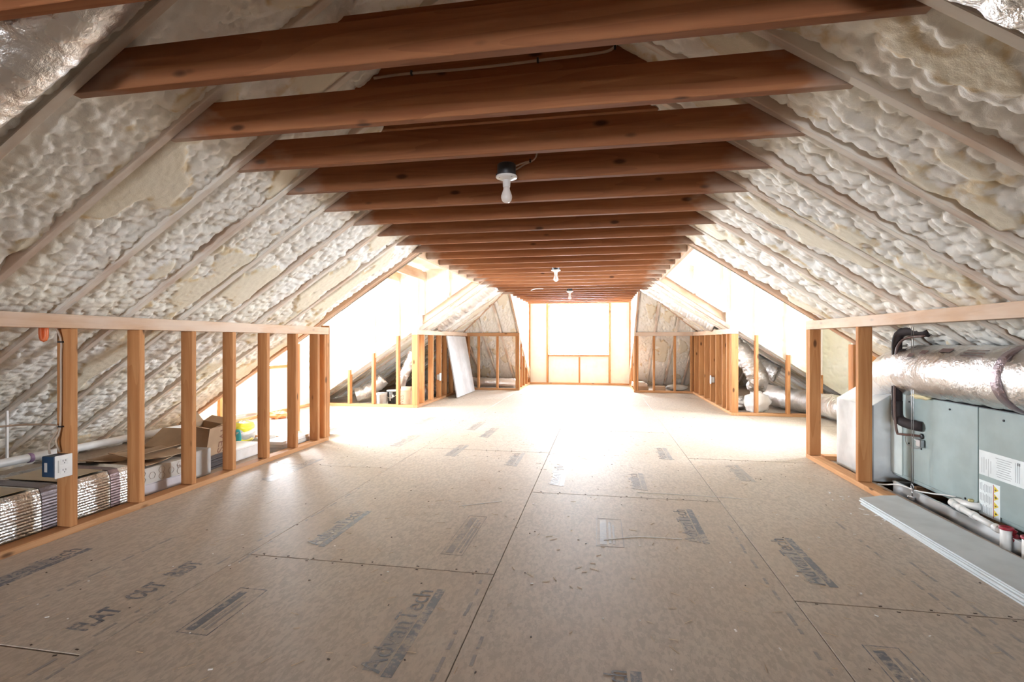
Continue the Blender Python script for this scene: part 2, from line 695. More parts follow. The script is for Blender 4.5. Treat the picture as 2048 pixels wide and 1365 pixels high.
def quad_pillow(name, loc, size, mat, parent=None, rot=None, nu=24, nv=16, seed=5, crumple=.12, power=2.6):
    """a stuffed bag: superellipsoid with creases."""
    V, F = [], []
    rnd = random.Random(seed)
    ph = [rnd.uniform(0, 6.28) for _ in range(6)]

    def sg(v, p):
        return math.copysign(abs(v) ** (2 / p), v)
    for j in range(nv + 1):
        b = -math.pi / 2 + math.pi * j / nv
        for i in range(nu):
            a = 2 * math.pi * i / nu
            k = 1 + crumple * (math.sin(3 * a + ph[0] + 2 * b) * .4 + math.sin(5 * a + ph[1] - 4 * b) * .35 + math.sin(9 * b + ph[2] + 2 * a) * .3)
            V.append((size[0] * k * sg(math.cos(b), power) * sg(math.cos(a), power), size[1] * k * sg(math.cos(b), power) * sg(math.sin(a), power), size[2] * k * sg(math.sin(b), 2.0)))
    for j in range(nv):
        for i in range(nu):
            F.append((j * nu + i, j * nu + (i + 1) % nu, (j + 1) * nu + (i + 1) % nu, (j + 1) * nu + i))
    me = mesh_of(name, V, F, mat, True)
    mw = Matrix.Translation(loc)
    if rot is not None:
        mw = mw @ rot
    return put(name, me, parent, mw)


def joined_boxes(name, boxes, mat, parent, stuff=True):
    """many tiny flat pieces in one mesh: (cx,cy,cz, lx,ly,lz, rotz)"""
    V, F = [], []
    for cx, cy, cz, lx, ly, lz, a in boxes:
        b = len(V)
        ca, sa = math.cos(a), math.sin(a)
        for dz in (-.5, .5):
            for dx, dy in ((-.5, -.5), (.5, -.5), (.5, .5), (-.5, .5)):
                x, y = dx * lx, dy * ly
                V.append((cx + x * ca - y * sa, cy + x * sa + y * ca, cz + dz * lz))
        F += [(b, b + 3, b + 2, b + 1), (b + 4, b + 5, b + 6, b + 7)] + [(b + i, b + (i + 1) % 4, b + 4 + (i + 1) % 4, b + 4 + i) for i in range(4)]
    o = put(name, mesh_of(name, V, F, mat), parent)
    if stuff:
        o['kind'] = 'stuff'
    return o


# ------------------------------------------------------------------ floor
floor = empty('floor', (0, 0, 0), 'scuffed tan strand-board subfloor running the length of the attic', 'floor', kind='structure')
strips = [(-5.34, 1.0), (-4.12, 2.6), (-2.90, 1.367), (-1.68, 2.157), (-.46, 3.38), (.76, 2.145), (1.98, 4.16), (3.20, 4.16)]
for i, (x0, off) in enumerate(strips):
    x1 = x0 + 1.22
    lo_y, hi_y = -7.0, 12.4
    if i >= 6:
        lo_y = 4.16
    if i == 0:
        x0 = -4.86
    if i == 7:
        x1 = 3.88
    cuts = [lo_y]
    y = off - 2.44 * 8
    while y < hi_y:
        if y > lo_y + .05:
            cuts.append(y)
        y += 2.44
    cuts.append(hi_y)
    for a, b in zip(cuts, cuts[1:]):
        dz = random.uniform(-.0008, .0004)
        block('subfloor_panel', (x0 + .0017, a + .003, -.018 + dz), (x1 - .0017, b - .003, dz), OSB, floor, .0015)
block('lower_ceiling_board', (-4.97, -7.1, -.30), (4.0, 12.4, -.27), W_DARK, floor)
for k in range(16):
    y = -1.9 + k * .402
    block('floor_joist', (1.90, y, -.265), (3.74, y + .04, -.021), W_DARK, floor)
block('light_seal_board', (-5.0, -7.1, -.30), (-4.97, 12.4, .02), W_DARK, floor)  # unseen boards added round the eaves to close light leaks
block('light_seal_board', (4.0, -7.1, -.30), (4.03, 12.4, .02), W_DARK, floor)
block('light_seal_board', (-5.0, 12.405, -.30), (4.03, 12.43, .22), W_DARK, floor)

# fasteners and wood crumbs
nails = []
for x0, off in strips[2:6]:
    for y in [off - 2.44 + 2.44 * k for k in range(5)]:
        for j in range(9):
            for sgn in (-1, 1):
                if random.random() < .75:
                    nails.append((x0 + .06 + j * .137 + random.uniform(-.03, .03), y + sgn * (.012 + random.uniform(0, .012)), .0003, random.uniform(.007, .013), .006, .0016, random.uniform(-.5, .5)))
for k in range(150):
    nails.append((random.uniform(-2.6, 1.9), random.uniform(1.2, 6.5), .0003, random.uniform(.006, .011), random.uniform(.004, .007), .0016, random.uniform(0, 3)))
joined_boxes('nail_head', nails, plain('rusty_nail', (.05, .028, .018), .6), floor)
chips = []
for k in range(420):
    y = 1.1 + 4.2 * random.random() ** 1.6
    chips.append((random.uniform(-2.4, 1.7), y, .0008, random.uniform(.012, .05), random.uniform(.0008, .002), .0012, random.uniform(0, 3.14)))
joined_boxes('wood_sliver', chips, plain('pale_wood_sliver', (.60, .46, .31), .7), floor)
crumb = []
for k in range(110):
    crumb.append((random.uniform(-2.4, 1.9), random.uniform(1.2, 6), .001, random.uniform(.004, .014), random.uniform(.003, .007), .002, random.uniform(0, 3)))
for k in range(14):
    crumb.append((random.uniform(1.45, 1.66), random.uniform(3.1, 3.75), .002, random.uniform(.012, .03), random.uniform(.003, .007), .003, random.uniform(0, 3)))
joined_boxes('foam_crumb', crumb, WHITE, floor)

# faded print on the boards
RZ90 = Matrix.Rotation(math.pi / 2, 4, 'Z')


def ink_block(x0, x1, y0, y1, mat=INK, z=.0006, slant=0.0):
    prism('printed_patch', [(x0, y0), (x1, y0), (x1, y1 + slant), (x0, y1)], 'z', .0001, z, mat, floor)


def logo(x, y, L, s=1.0, mat=INK):
    """dark ink logo: letters with a solid bar under them, reading along +Y"""
    ink_block(x - .008 * s, x + .026 * s, y, y + L, mat)
    text('printed_lettering', 'AdvanTech', Matrix.Translation((x - .018 * s, y + .01, .0009)) @ RZ90, .105 * s, mat, floor, xs=L / (.50 * s))
    ink_block(x - .075 * s, x - .012 * s, y + .02, y + L * .72, mat if mat is INK2 else INK2, .0005)


text('printed_lettering', 'FLAT', Matrix.Translation((-1.80, 1.48, .0009)) @ RZ90, .115, INK, floor, xs=.60, bold=.0035)
text('printed_lettering', 'OUT', Matrix.Translation((-1.805, 1.70, .0009)) @ RZ90, .115, INK, floor, xs=.55, bold=.0035)
text('printed_lettering', 'BEST', Matrix.Translation((-1.81, 1.895, .0009)) @ RZ90, .115, INK, floor, xs=.60, bold=.0035)
logo(-1.385, 2.30, .53)
logo(-.655, 1.44, .55, 1.05)
logo(-2.50, 1.62, .46)
logo(.955, 2.29, .53)
logo(.525, 2.67, .53)
for x, y, L, m in ((-.70, 4.05, .5, INK2), (-.28, 3.55, .6, INK2), (-1.30, 4.3, .5, INK2), (-2.4, 3.3, .7, INK2), (-1.95, 4.6, .6, INK2), (-.05, 5.9, .5, INK2), (.60, 4.5, .5, INK2), (1.1, 3.9, .5, INK2), (-1.2, 5.2, .6, INK2), (.30, 3.55, .45, INK2), (-2.2, 5.9, .6, INK2), (-1.45, 5.6, .6, INK2), (.1, 1.3, .3, INK)):
    logo(x, y, L, 1.0, m)


def boxed_label(x0, x1, y0, y1, mat=INK):
    w = .004
    for a in ((x0, x0 + w, y0, y1), (x1 - w, x1, y0, y1), (x0, x1, y0, y0 + w), (x0, x1, y1 - w, y1)):
        ink_block(*a, mat)
    ink_block(x0 + .02, x0 + .055, y0 + .02, y1 - .03, mat)
    ink_block(x0 + .065, x0 + .078, y0 + .04, y1 - .06, INK2)
    ink_block(x0 + .086, x0 + .097, y0 + .03, y1 - .10, INK2)


boxed_label(-1.478, -1.352, 1.535, 1.86)
boxed_label(.872, .985, 1.56, 1.875)
boxed_label(-.76, -.65, 2.32, 2.86, INK2)
boxed_label(-.02, .12, 2.55, 2.95, INK2)
dash = []
for x, y0, y1 in ((-1.735, 1.3, 2.5), (-1.66, 1.2, 3.4), (-.50, 1.3, 2.2), (-.40, 1.3, 1.9), (.70, 1.7, 3.0), (1.32, 1.6, 3.1), (1.42, 1.6, 2.6), (-2.2, 1.5, 2.4)):
    y = y0
    while y < y1:
        l = random.uniform(.02, .09)
        if random.random() < .6:
            dash.append((x + random.uniform(-.004, .004), y, .0004, .012, l, .0006, 0))
        y += l + random.uniform(.01, .05)
joined_boxes('printed_edge_line', dash, INK2, floor)
# scratches of white chalk
tube('chalk_line', [(.02, 2.63, .001), (.2, 2.70, .001), (.42, 2.71, .001)], .0016, WHITE, floor, 5)
tube('chalk_line', [(.25, 3.5, .001), (.6, 3.49, .001), (.95, 3.47, .001)], .0016, WHITE, floor, 5)
tube('chalk_line', [(-.85, 3.02, .001), (-.62, 3.15, .001)], .0016, WHITE, floor, 5)

# ------------------------------------------------------------------ roof and ceiling framing
ceiling = empty('ceiling', (XC, 4, 2.0), 'open attic roof of fir joists and misted rafters with cream spray foam between', 'ceiling', kind='structure')
YK = [1.06 + .402 * k for k in range(-20, 30)]
NR = Vector((K, 0, 1)).normalized()      # outward normal of the right slope is (+K,0,1); left (-K,0,1)


def sp(side, q, y, off=0.0):
    """point on a slope; side -1 left, +1 right; off = distance outward from the rafter faces"""
    n = Vector((side * K, 0, 1)).normalized()
    return Vector((XC + side * q, y, rz(q))) + n * off


def slope_bay(side, y0, y1, q_in, q_out, res, amp=1.0, shave=.5, rec=.014, q_in1=None, q_out1=None, gap=1.0, cell=.048):
    q_in1 = q_in if q_in1 is None else q_in1
    q_out1 = q_out if q_out1 is None else q_out1
    n = Vector((-side * K, 0, -1)).normalized()
    foam(sp(side, q_in, y0), sp(side, q_out, y0), sp(side, q_out1, y1), sp(side, q_in1, y1), n, ceiling, res, amp, rec, shave, gap=gap, cell=cell)


for side in (-1, 1):
    up = (side * K, 0, 1)
    rk = [y for y in YK if y < 4.5]
    for y in rk:
        beam('rafter', sp(side, .02, y - .02), sp(side, 4.13, y - .02), .04, .19, up, W_RAFT, ceiling)
    for y in (4.74, 4.78):
        beam('rafter', sp(side, .02, y), sp(side, 4.13, y), .038, .19, up, W_RAFT2, ceiling)
    edges = rk + [4.76]
    for i, (a, b) in enumerate(zip(edges, edges[1:])):
        b2 = b - .04
        res = .08 if b < .3 else (.0095 if a < 2.9 else .012)
        slope_bay(side, a, b2, .0, 4.24, res, 1.0 if side < 0 else 1.1, .34 if side < 0 else .36, cell=.046 if side < 0 else .062)
    # between the dormers, above the joists
    ym = [4.80] + [y for y in YK if 4.85 < y < 7.2] + [7.46]
    for a, b in zip(ym, ym[1:]):
        slope_bay(side, a, b - .0, 0, 1.02, .05, .6, gap=0)
    # far roof and hip
    fy = [7.46] + [y for y in YK if 7.7 < y < 11.9] + [12.16]
    hq = lambda y: max(0.0, y - 7.90)
    for y in fy[1:-1]:
        beam('rafter', sp(side, max(.02, hq(y) + .03), y - .02), sp(side, 4.13, y - .02), .04, .19, up, W_RAFT, ceiling)
    beam('rafter', sp(side, .02, 7.44), sp(side, 4.13, 7.44), .04, .22, up, W_RAFT2, ceiling)
    for a, b in zip(fy, fy[1:]):
        b2 = b - .04
        slope_bay(side, a, b2, hq(a), 4.24, .022, .8, .5, q_in1=hq(b2))
    # hip rafter
    hn = Vector((side * K, K, 1))
    h0, h1 = Vector((XC + side * .1, 8.0, rz(.1))), Vector((XC + side * 4.1, 12.0, rz(4.1)))
    beam('hip_rafter', h0, h1, .04, .2, hn, W_RAFT2, ceiling)
    # hip face, jack rafters
    hz = lambda y: rz(y - 7.90)
    js = [1.18, 1.56, 1.96, 2.36, 2.76, 3.16, 3.56, 3.96]
    nh = (0, -K, -1)
    nh = Vector(nh).normalized()

    def hp(q, y):
        return Vector((XC + side * q, y, hz(y)))
    for a, b in zip(js, js[1:]):
        foam(hp(a + .02, 7.90 + a + .02), hp(a + .02, 12.24), hp(b - .02, 12.24), hp(b - .02, 7.90 + b - .02), nh, ceiling, .022, .8, .02, .4)
    for j in js[:-1]:
        beam('jack_rafter', hp(j, 7.92 + j), hp(j, 12.04), .04, .19, (0, K, 1), W_RAFT2 if j == js[0] else W_RAFT, ceiling)
    beam('joist_header', (XC + side * 1.345, 4.80, ZJ), (XC + side * 1.345, 7.42, ZJ), .04, .15, (0, 0, 1), W_RAFT2, ceiling)
# hip face over the nook, above the joists
foam((XC, 7.9, rz(0)), (XC - 1.16, 9.06, rz(1.16)), (XC + 1.16, 9.06, rz(1.16)), (XC, 7.9, rz(0)), nh, ceiling, .05, .5, .0, .3, gap=0)
# nook ceiling and dormer ceilings
foam((-1.72, 9.0, 2.09), (-1.72, 12.0, 2.09), (.74, 12.0, 2.09), (.74, 9.0, 2.09), (0, 0, -1), ceiling, .04, .7, .02, .4, gap=0)
for side in (-1, 1):
    xa, xb = XC + side * .98, XC + side * 4.05
    foam((xa, 4.80, 2.125), (xb, 4.80, 2.125), (xb, 7.46, 2.125), (xa, 7.46, 2.125), (0, 0, -1), ceiling, .03, .7, .02, .4, FOAMW, gap=0)
block('ridge_board', (XC - .02, -6.95, 2.70), (XC + .02, 8.0, 2.93), W_RAFT2, ceiling)
# unseen decks added outside the rafters to stop sky light leaking in
def deck(c00, c10, c11, c01, up):
    c00, c10, c11, c01 = (Vector(v) for v in (c00, c10, c11, c01))
    u = Vector(up).normalized()
    V = [v + u * .205 for v in (c00, c10, c11, c01)] + [v + u * .225 for v in (c00, c10, c11, c01)]
    cc = sum(V, Vector()) / 8
    F = [(0, 1, 2, 3), (7, 6, 5, 4), (0, 4, 5, 1), (1, 5, 6, 2), (2, 6, 7, 3), (3, 7, 4, 0)]
    put('light_seal_deck', mesh_of('deck', [v - cc for v in V], F, W_DARK), ceiling, Matrix.Translation(cc))


for side in (-1, 1):
    up = (side * K, 0, 1)
    for qa, qb, ya, yb in ((-.12, 4.5, -7.1, 4.86), (-.12, 1.25, 4.86, 7.40), (-.12, 4.5, 7.40, 9.2), (1.2, 4.5, 9.2, 12.3)):
        deck(sp(side, qa, ya), sp(side, qb, ya), sp(side, qb, yb), sp(side, qa, yb), up)
    def hq3(q, y):
        return (XC + side * q, y, rz(y - 7.90))
    deck(hq3(1.2, 9.1), hq3(1.2, 12.4), hq3(4.5, 12.4), hq3(4.45, 12.35), (0, K, 1))
    xa, xb = XC + side * .8, XC + side * 4.13
    deck((xa, 4.76, 2.06), (xb, 4.76, 2.06), (xb, 7.5, 2.06), (xa, 7.5, 2.06), (0, 0, 1))
deck((-1.75, 9.0, 2.03), (.77, 9.0, 2.03), (.77, 12.02, 2.03), (-1.75, 12.02, 2.03), (0, 0, 1))
for (xj) in (-2.66, -3.09):
    block('dormer_joist', (xj - .02, 4.81, 1.955), (xj + .02, 7.40, 2.095), W_RAFT2, ceiling)

# ceiling joists
JH = .14
for k, y in enumerate(YK):
    if y > 11.75:
        break
    if y > 9.25:
        a0, a1 = XC - 1.16, XC + 1.16
        prism('ceiling_joist', [(a0, ZJ), (a1, ZJ), (a1, ZJ + JH), (a0, ZJ + JH)], 'y', y, y + .038, W_JOIST, ceiling, .002)
        continue
    if 4.85 < y < 7.3:
        q0 = q1 = 1.322
    elif 4.4 < y < 4.85:
        y, q0, q1 = 4.66, 1.34, 1.13
    else:
        q0, q1 = 1.345, 1.135
    prism('ceiling_joist', [(XC - q0, ZJ), (XC + q0, ZJ), (XC + q1, ZJ + JH), (XC - q1, ZJ + JH)], 'y', y + .001, y + .039, W_JOIST, ceiling, .002)
for k, y in enumerate(YK):
    if 1.3 < y < 4.5:
        prism('collar_tie', [(XC - .80, 2.275), (XC + .80, 2.275), (XC + .60, 2.41), (XC - .60, 2.41)], 'y', y + .10, y + .138, W_JOIST, ceiling, .002)

# ------------------------------------------------------------------ walls
def struct(name, loc, label):
    return empty(name, loc, label, 'wall', kind='structure')


def stud_run_y(parent, x0, x1, ys, z0=.04, z1=1.13, mat=W_STUD, w=.038):
    for y in ys:
        block('stud', (x0, y, z0), (x1, y + w, z1), mat, parent, .003)


def plates(parent, lo, hi, top=True, tmat=W_TOP, bmat=W_PLATE, zt=1.131):
    block('bottom_plate', (lo[0], lo[1], 0.0005), (hi[0], hi[1], .038), bmat, parent, .002)
    if top:
        block('top_plate', (lo[0], lo[1], zt), (hi[0], hi[1], zt + .073), tmat, parent, .002)


XL0, XL1 = XC - 2.37, XC - 2.28      # left knee wall
XR0, XR1 = XC + 2.28, XC + 2.37
wl = struct('wall_left', (XL0, 2, 0), 'open-stud knee wall along the left side of the near attic')
plates(wl, (XL0, -6.9), (XL1, 4.78), zt=1.098)
stud_run_y(wl, XL0, XL1, [2.205 - .4 * k for k in range(1, 22)] + [2.21, 2.613, 3.013, 3.40, 3.80, 4.206, 4.57, 4.70, 4.742], .039, 1.097)
block('end_post', (XL0, 4.782, .039), (XL1, 4.80, 1.19), W_STUD, wl, .002)

wr = struct('wall_right', (XR1, 2, 0), 'knee wall on the right with its lower plate cut away at the air handler')
block('bottom_plate', (XR0, 3.56, .0005), (XR1, 4.80, .038), W_PLATE, wr, .002)
block('top_plate', (XR0, -6.9, 1.131), (XR1, 4.80, 1.204), W_TOP, wr, .002)
stud_run_y(wr, XR0, XR1, [-6.0, -4.4, -2.2, -1.4, -.6, .2, 3.888, 4.715, 4.757], .039, 1.13)

# far knee walls on both sides
wfl = struct('wall_far_left', (XL0, 8.5, 0), 'short far knee wall on the left behind the leaning grey board')
plates(wfl, (XL0, FAR), (XL1, HIP + .09), True, W_TOP)
stud_run_y(wfl, XL0, XL1, [7.335, 7.376, 7.62, 8.06, 8.49, 8.83, 9.23, 9.63, 10.03, 10.32], .039, 1.13)
wfr = struct('wall_far_right', (XR1, 8.5, 0), 'short far knee wall on the right carrying a small white outlet')
plates(wfr, (XR0, FAR), (XR1, HIP + .09), True, W_TOP)
stud_run_y(wfr, XR0, XR1, [7.335, 7.40, 7.60, 7.86, 8.27, 8.68, 9.13, 9.62, 10.10, 10.32], .039, 1.13)

# hip knee walls facing the camera
for nm, x0, x1, xs, lab in (('wall_hip_left', XL1, XC - 1.16, (-2.55, -2.145), 'far knee wall left of the end window nook with flex duct behind it'),
                            ('wall_hip_right', XC + 1.16, XR0, (1.04, 1.44), 'far knee wall right of the end window nook with cardboard boxes behind it')):
    w = struct(nm, (x0, HIP, 0), lab)
    plates(w, (x0, HIP), (x1, HIP + .09), True, W_PLATE if nm.endswith('left') else W_TOP)
    for x in xs:
        block('stud', (x, HIP, .039), (x + .038, HIP + .089, 1.13), W_STUD, w, .003)
    e = [(x1 - .04, x1), (x1 - .085, x1 - .045), (x0, x0 + .038)] if nm.endswith('left') else [(x0, x0 + .04), (x0 + .045, x0 + .085), (x1 - .038, x1)]
    for a, b in e:
        block('stud', (a, HIP, .039), (b, HIP + .089, 1.13), W_STUD, w, .003)

# nook side walls: foam above the hip line, open studs below
for side, nm, lab in ((-1, 'wall_nook_left', 'bright left side wall of the end window nook'), (1, 'wall_nook_right', 'bright right side wall of the end window nook')):
    x = XC + side * 1.16
    w = struct(nm, (x, 11, 0), lab)
    xi, xo = (x - .09, x) if side < 0 else (x, x + .09)
    block('bottom_plate', (xi, HIP + .09, .0005), (xo, NOOK, .038), W_PLATE, w, .002)
    for y in (10.61, 11.02, 11.43, 11.84):
        zt = max(.3, min(1.9, hz(y)))
        block('stud', (xi, y, .039), (xo, y + .038, zt), W_STUD, w, .003)
    n = (-side, 0, 0)
    xf = x + side * .03
    foam((xf, 9.06, hz(9.06)), (xf, NOOK + .05, hz(NOOK + .05) - .05), (xf, NOOK + .05, 2.1), (xf, 9.06, 2.1), n, w, .02, .35, .0, .3, FOAMW, gap=0)

# end wall with the big window
WX0, WX1, WZ0, WZ1 = -1.215, .200, .71, 1.90
we = struct('wall_end', (XC, NOOK, 0), 'foamed end wall of the nook around the bright window')
block('bottom_plate', (XC - 1.25, NOOK, .0005), (XC + 1.25, NOOK + .09, .038), W_PLATE, we, .002)
for a in (WX0 - .045, WX1 + .005):
    block('stud', (a, NOOK - .005, .039), (a + .04, NOOK + .09, 2.1), W_STUD, we, .003)
block('stud', (-.50, NOOK + .03, .039), (-.46, NOOK + .09, WZ0 - .06), W_STUD, we, .003)
block('stud', (XC - 1.19, NOOK, .039), (XC - 1.16, NOOK + .09, 2.1), W_STUD, we, .003)
block('stud', (XC + 1.16, NOOK, .039), (XC + 1.19, NOOK + .09, 2.1), W_STUD, we, .003)
block('sill_plate', (WX0, NOOK - .005, WZ0 - .045), (WX1, NOOK + .09, WZ0 - .005), W_STUD, we, .003)
block('header', (WX0, NOOK - .005, WZ1 + .005), (WX1, NOOK + .09, WZ1 + .10), W_STUD, we, .003)
yf = NOOK + .04
for a, b, c, d in ((XC - 1.17, WX0 - .04, .03, 2.1), (WX1 + .04, XC + 1.17, .03, 2.1), (WX0, WX1, .03, WZ0 - .03), (WX0, WX1, WZ1 + .07, 2.1)):
    foam((a, yf, c), (b, yf, c), (b, yf, d), (a, yf, d), (0, -1, 0), we, .02, .35, .0, .3, FOAMW, gap=0)
block('sheathing', (-1.9, NOOK + .10, -.02), (WX0, NOOK + .12, 2.3), W_DARK, we)
block('sheathing', (WX1, NOOK + .10, -.02), (.9, NOOK + .12, 2.3), W_DARK, we)
block('sheathing', (WX0, NOOK + .10, -.02), (WX1, NOOK + .12, WZ0 - .01), W_DARK, we)
block('sheathing', (WX0, NOOK + .10, WZ1 + .01), (WX1, NOOK + .12, 2.3), W_DARK, we)


def window(name, origin, ax, wid, z0, z1, label):
    """window unit in the plane through origin, running along unit vector ax"""
    o = empty(name, origin, label, 'window', kind='structure')
    ax = Vector(ax)
    p = Vector(origin)
    nrm = Vector((-ax.y, ax.x, 0))
    f = .035
    def bar(nm, a0, a1, za, zb, t=.05):
        c0 = p + ax * a0
        c1 = p + ax * a1
        lo = Vector((min(c0.x, c1.x), min(c0.y, c1.y), za)) - Vector((abs(nrm.x), abs(nrm.y), 0)) * t / 2
        hi = Vector((max(c0.x, c1.x), max(c0.y, c1.y), zb)) + Vector((abs(nrm.x), abs(nrm.y), 0)) * t / 2
        return block(nm, lo, hi, WHITE, o, .002)
    bar('window_frame', 0, f, z0, z1)
    bar('window_frame', wid - f, wid, z0, z1)
    bar('window_frame', f, wid - f, z0, z0 + f)
    bar('window_frame', f, wid - f, z1 - f, z1)
    bar('mullion', wid / 2 - .02, wid / 2 + .02, z0 + f, z1 - f, .045)
    for a0, a1 in ((f, wid / 2 - .02), (wid / 2 + .02, wid - f)):
        c0, c1 = p + ax * a0, p + ax * a1
        V = [(c0.x, c0.y, z0 + f), (c1.x, c1.y, z0 + f), (c1.x, c1.y, z1 - f), (c0.x, c0.y, z1 - f)]
        cc = sum((Vector(v) for v in V), Vector()) / 4
        put('window_pane', mesh_of('pane', [Vector(v) - cc for v in V], [(0, 1, 2, 3)], GLASS), o, Matrix.Translation(cc))
    return o


window('window_1', (WX0 + .003, NOOK + .105, 0), (1, 0, 0), WX1 - WX0 - .006, WZ0 + .002, WZ1 - .002, 'large bright window at the far end of the attic')

# dormer walls
DX = 4.01
for side, sn in ((-1, 'left'), (1, 'right')):
    x_out = XC + side * DX
    # near dormer wall: bare studs under the last rafter
    w = struct('wall_%s_dormer_near' % sn, (XC + side * 3.2, 4.75, 0), 'bare studs closing the near roof beside the %s dormer' % sn)
    qa = 2.40
    lo, hi = sorted((XC + side * qa, XC + side * 4.0))
    block('bottom_plate', (lo, 4.712, .0005), (hi, 4.80, .038), W_PLATE, w, .002)
    for q in (2.64, 3.04, 3.44, 3.84):
        x = XC + side * q
        block('stud', (x - .019, 4.712, .039), (x + .019, 4.80, rz(q) - .02), W_STUD, w, .003)
    foam((XC + side * .87, 4.83, 2.19), (XC + side * 4.1, 4.83, rz(4.1) + .02), (XC + side * 4.1, 4.83, 2.2), (XC + side * .87, 4.83, 2.2), (0, 1, 0), w, .04, .4, .0, .3, FOAMW, gap=0)
    # far dormer wall: studs with foam above the roof line
    w = struct('wall_%s_dormer_far' % sn, (XC + side * 3.2, FAR, 0), 'far wall of the %s dormer, foam above the sloping roof line and open studs below' % sn)
    lo, hi = sorted((XC + side * 2.37, XC + side * 4.0))
    block('bottom_plate', (lo, FAR, .0005), (hi, FAR + .09, .038), W_PLATE, w, .002)
    for q in (2.61, 3.015, 3.42, 3.825):
        x = XC + side * q
        zs = rz(q) + .07
        block('stud', (x - .019, FAR, .039), (x + .019, FAR + .088, zs), W_STUD, w, .003)
        block('stud', (x - .019, FAR + .012, zs), (x + .019, FAR + .088, 2.10), W_MIST, w, .003)
    for q in (1.40, 1.80, 2.20):
        x = XC + side * q
        block('stud', (x - .019, FAR + .012, rz(q) + .12), (x + .019, FAR + .088, 2.10), W_MIST, w, .003)
    block('stud', (XC + side * 2.325 - .045, FAR - .002, 1.206), (XC + side * 2.325 + .045, FAR + .08, 2.10), W_MIST, w, .003)
    qs = [1.05, 1.40, 1.80, 2.20, 2.61, 3.015, 3.42, 3.825, 4.06]
    for a, b in zip(qs, qs[1:]):
        lo_off = .11 if b < 2.4 else -.02
        a2, b2 = a + .019, b - .019
        za, zb = min(2.095, rz(a2) + lo_off), rz(b2) + lo_off
        foam((XC + side * a2, FAR + .05, za), (XC + side * a2, FAR + .05, 2.2), (XC + side * b2, FAR + .05, 2.2), (XC + side * b2, FAR + .05, zb), (0, -1, 0), w, .018, .55, .0, .35, FOAMW, gap=.3)
    # outer wall with window
    w = struct('wall_%s_dormer_end' % sn, (x_out, 6.06, 0), 'outer end wall of the %s dormer with a window over foam' % sn)
    xa, xb = sorted((x_out, x_out + side * .09))
    block('bottom_plate', (xa, 4.8, .0005), (xb, 7.33, .038), W_PLATE, w, .002)
    y0, y1, z0, z1 = 5.36, 6.78, .69, 1.90
    for y in (4.85, y0 - .042, y1 + .004, 7.26):
        block('stud', (xa - .004, y, .039), (xb, y + .038, 2.1), W_STUD, w, .003)
    block('sill_plate', (xa - .004, y0, z0 - .045), (xb, y1, z0 - .005), W_STUD, w, .003)
    block('header', (xa - .004, y0, z1 + .005), (xb, y1, z1 + .1), W_STUD, w, .003)
    xf = x_out + side * .04
    for a, b, c, d in ((4.75, y0 - .02, .0, 2.12), (y1 + .02, 7.42, .0, 2.12), (y0, y1, .0, z0 - .02), (y0, y1, z1 + .05, 2.12)):
        foam((xf, a, c), (xf, b, c), (xf, b, d), (xf, a, d), (-side, 0, 0), w, .025, .5, .0, .3, FOAMW, gap=0)
    xs0, xs1 = sorted((x_out + side * .10, x_out + side * .12))
    for a, b, c, d in ((4.6, y0, -.02, 2.3), (y1, 7.5, -.02, 2.3), (y0, y1, -.02, z0 - .01), (y0, y1, z1 + .01, 2.3)):
        block('sheathing', (xs0, a, c), (xs1, b, d), W_DARK, w)
    window('window_%d' % (2 if side < 0 else 3), (x_out + side * .105, y0 + .003, 0), (0, 1, 0), y1 - y0 - .006, z0 + .002, z1 - .002, 'bright window in the %s dormer end wall' % sn)

# wall behind the camera
wb = struct('wall_behind', (XC, -2.6, 0), 'foamed gable wall at the near end behind the viewpoint')
by0, bz0, bz1, bw = -7.0, .60, 1.70, .98
for side in (-1, 1):
    a, b = XC + side * bw, XC + side * 4.2
    foam((a, by0, -.05), (b, by0, -.05), (b, by0, rz(4.2) + .04), (a, by0, rz(bw) + .04), (0, 1, 0), wb, .08, .4, .0, .3, gap=0)
    foam((XC, by0, -.05), (a, by0, -.05), (a, by0, bz0), (XC, by0, bz0), (0, 1, 0), wb, .08, .4, .0, .3, gap=0)
    foam((XC, by0, bz1), (a, by0, bz1), (a, by0, rz(bw) + .04), (XC, by0, rz(0) + .04), (0, 1, 0), wb, .08, .4, .0, .3, gap=0)
window('window_4', (XC - bw, by0 - .06, 0), (1, 0, 0), 2 * bw, bz0, bz1, 'unseen window added in the gable behind the viewpoint for back light')  # unseen window, added and sized to backlight the near attic

# ------------------------------------------------------------------ lamps
def lampholder(x, y, z, label, box=True):
    t = empty('bulb_lampholder', (x, y, z), label, 'light', 'bare bulbs under the ceiling joists')
    b = lathe('junction_box', [(.046, .0), (.049, .004), (.049, .058), (.044, .062)], (x, y, z + .008), BLACK, t, 28)
    if box:
        block('box_ear', (x - .056, y - .006, z + .006), (x - .048, y + .006, z + .022), BLACK, b, .001)
    d = lathe('porcelain_plate', [(.026, -.014), (.040, -.006), (.055, -.002), (.057, .002), (.055, .007), (.03, .0075)], (x, y, z), PORC, t, 32)
    for a in (.6, 2.5, 3.8, 5.6):
        lathe('screw', [(.004, -.004), (.004, .002)], (x + .042 * math.cos(a), y + .042 * math.sin(a), z - .003), STEEL, d, 8)
    lathe('socket', [(.017, -.052), (.019, -.05), (.021, -.014), (.026, -.01)], (x, y, z), PORC, t, 24)
    lathe('bulb', [(.004, -.134), (.016, -.131), (.025, -.122), (.0295, -.108), (.029, -.097), (.024, -.082), (.018, -.066), (.0165, -.053)], (x, y, z), BULB, t, 24)
    return t


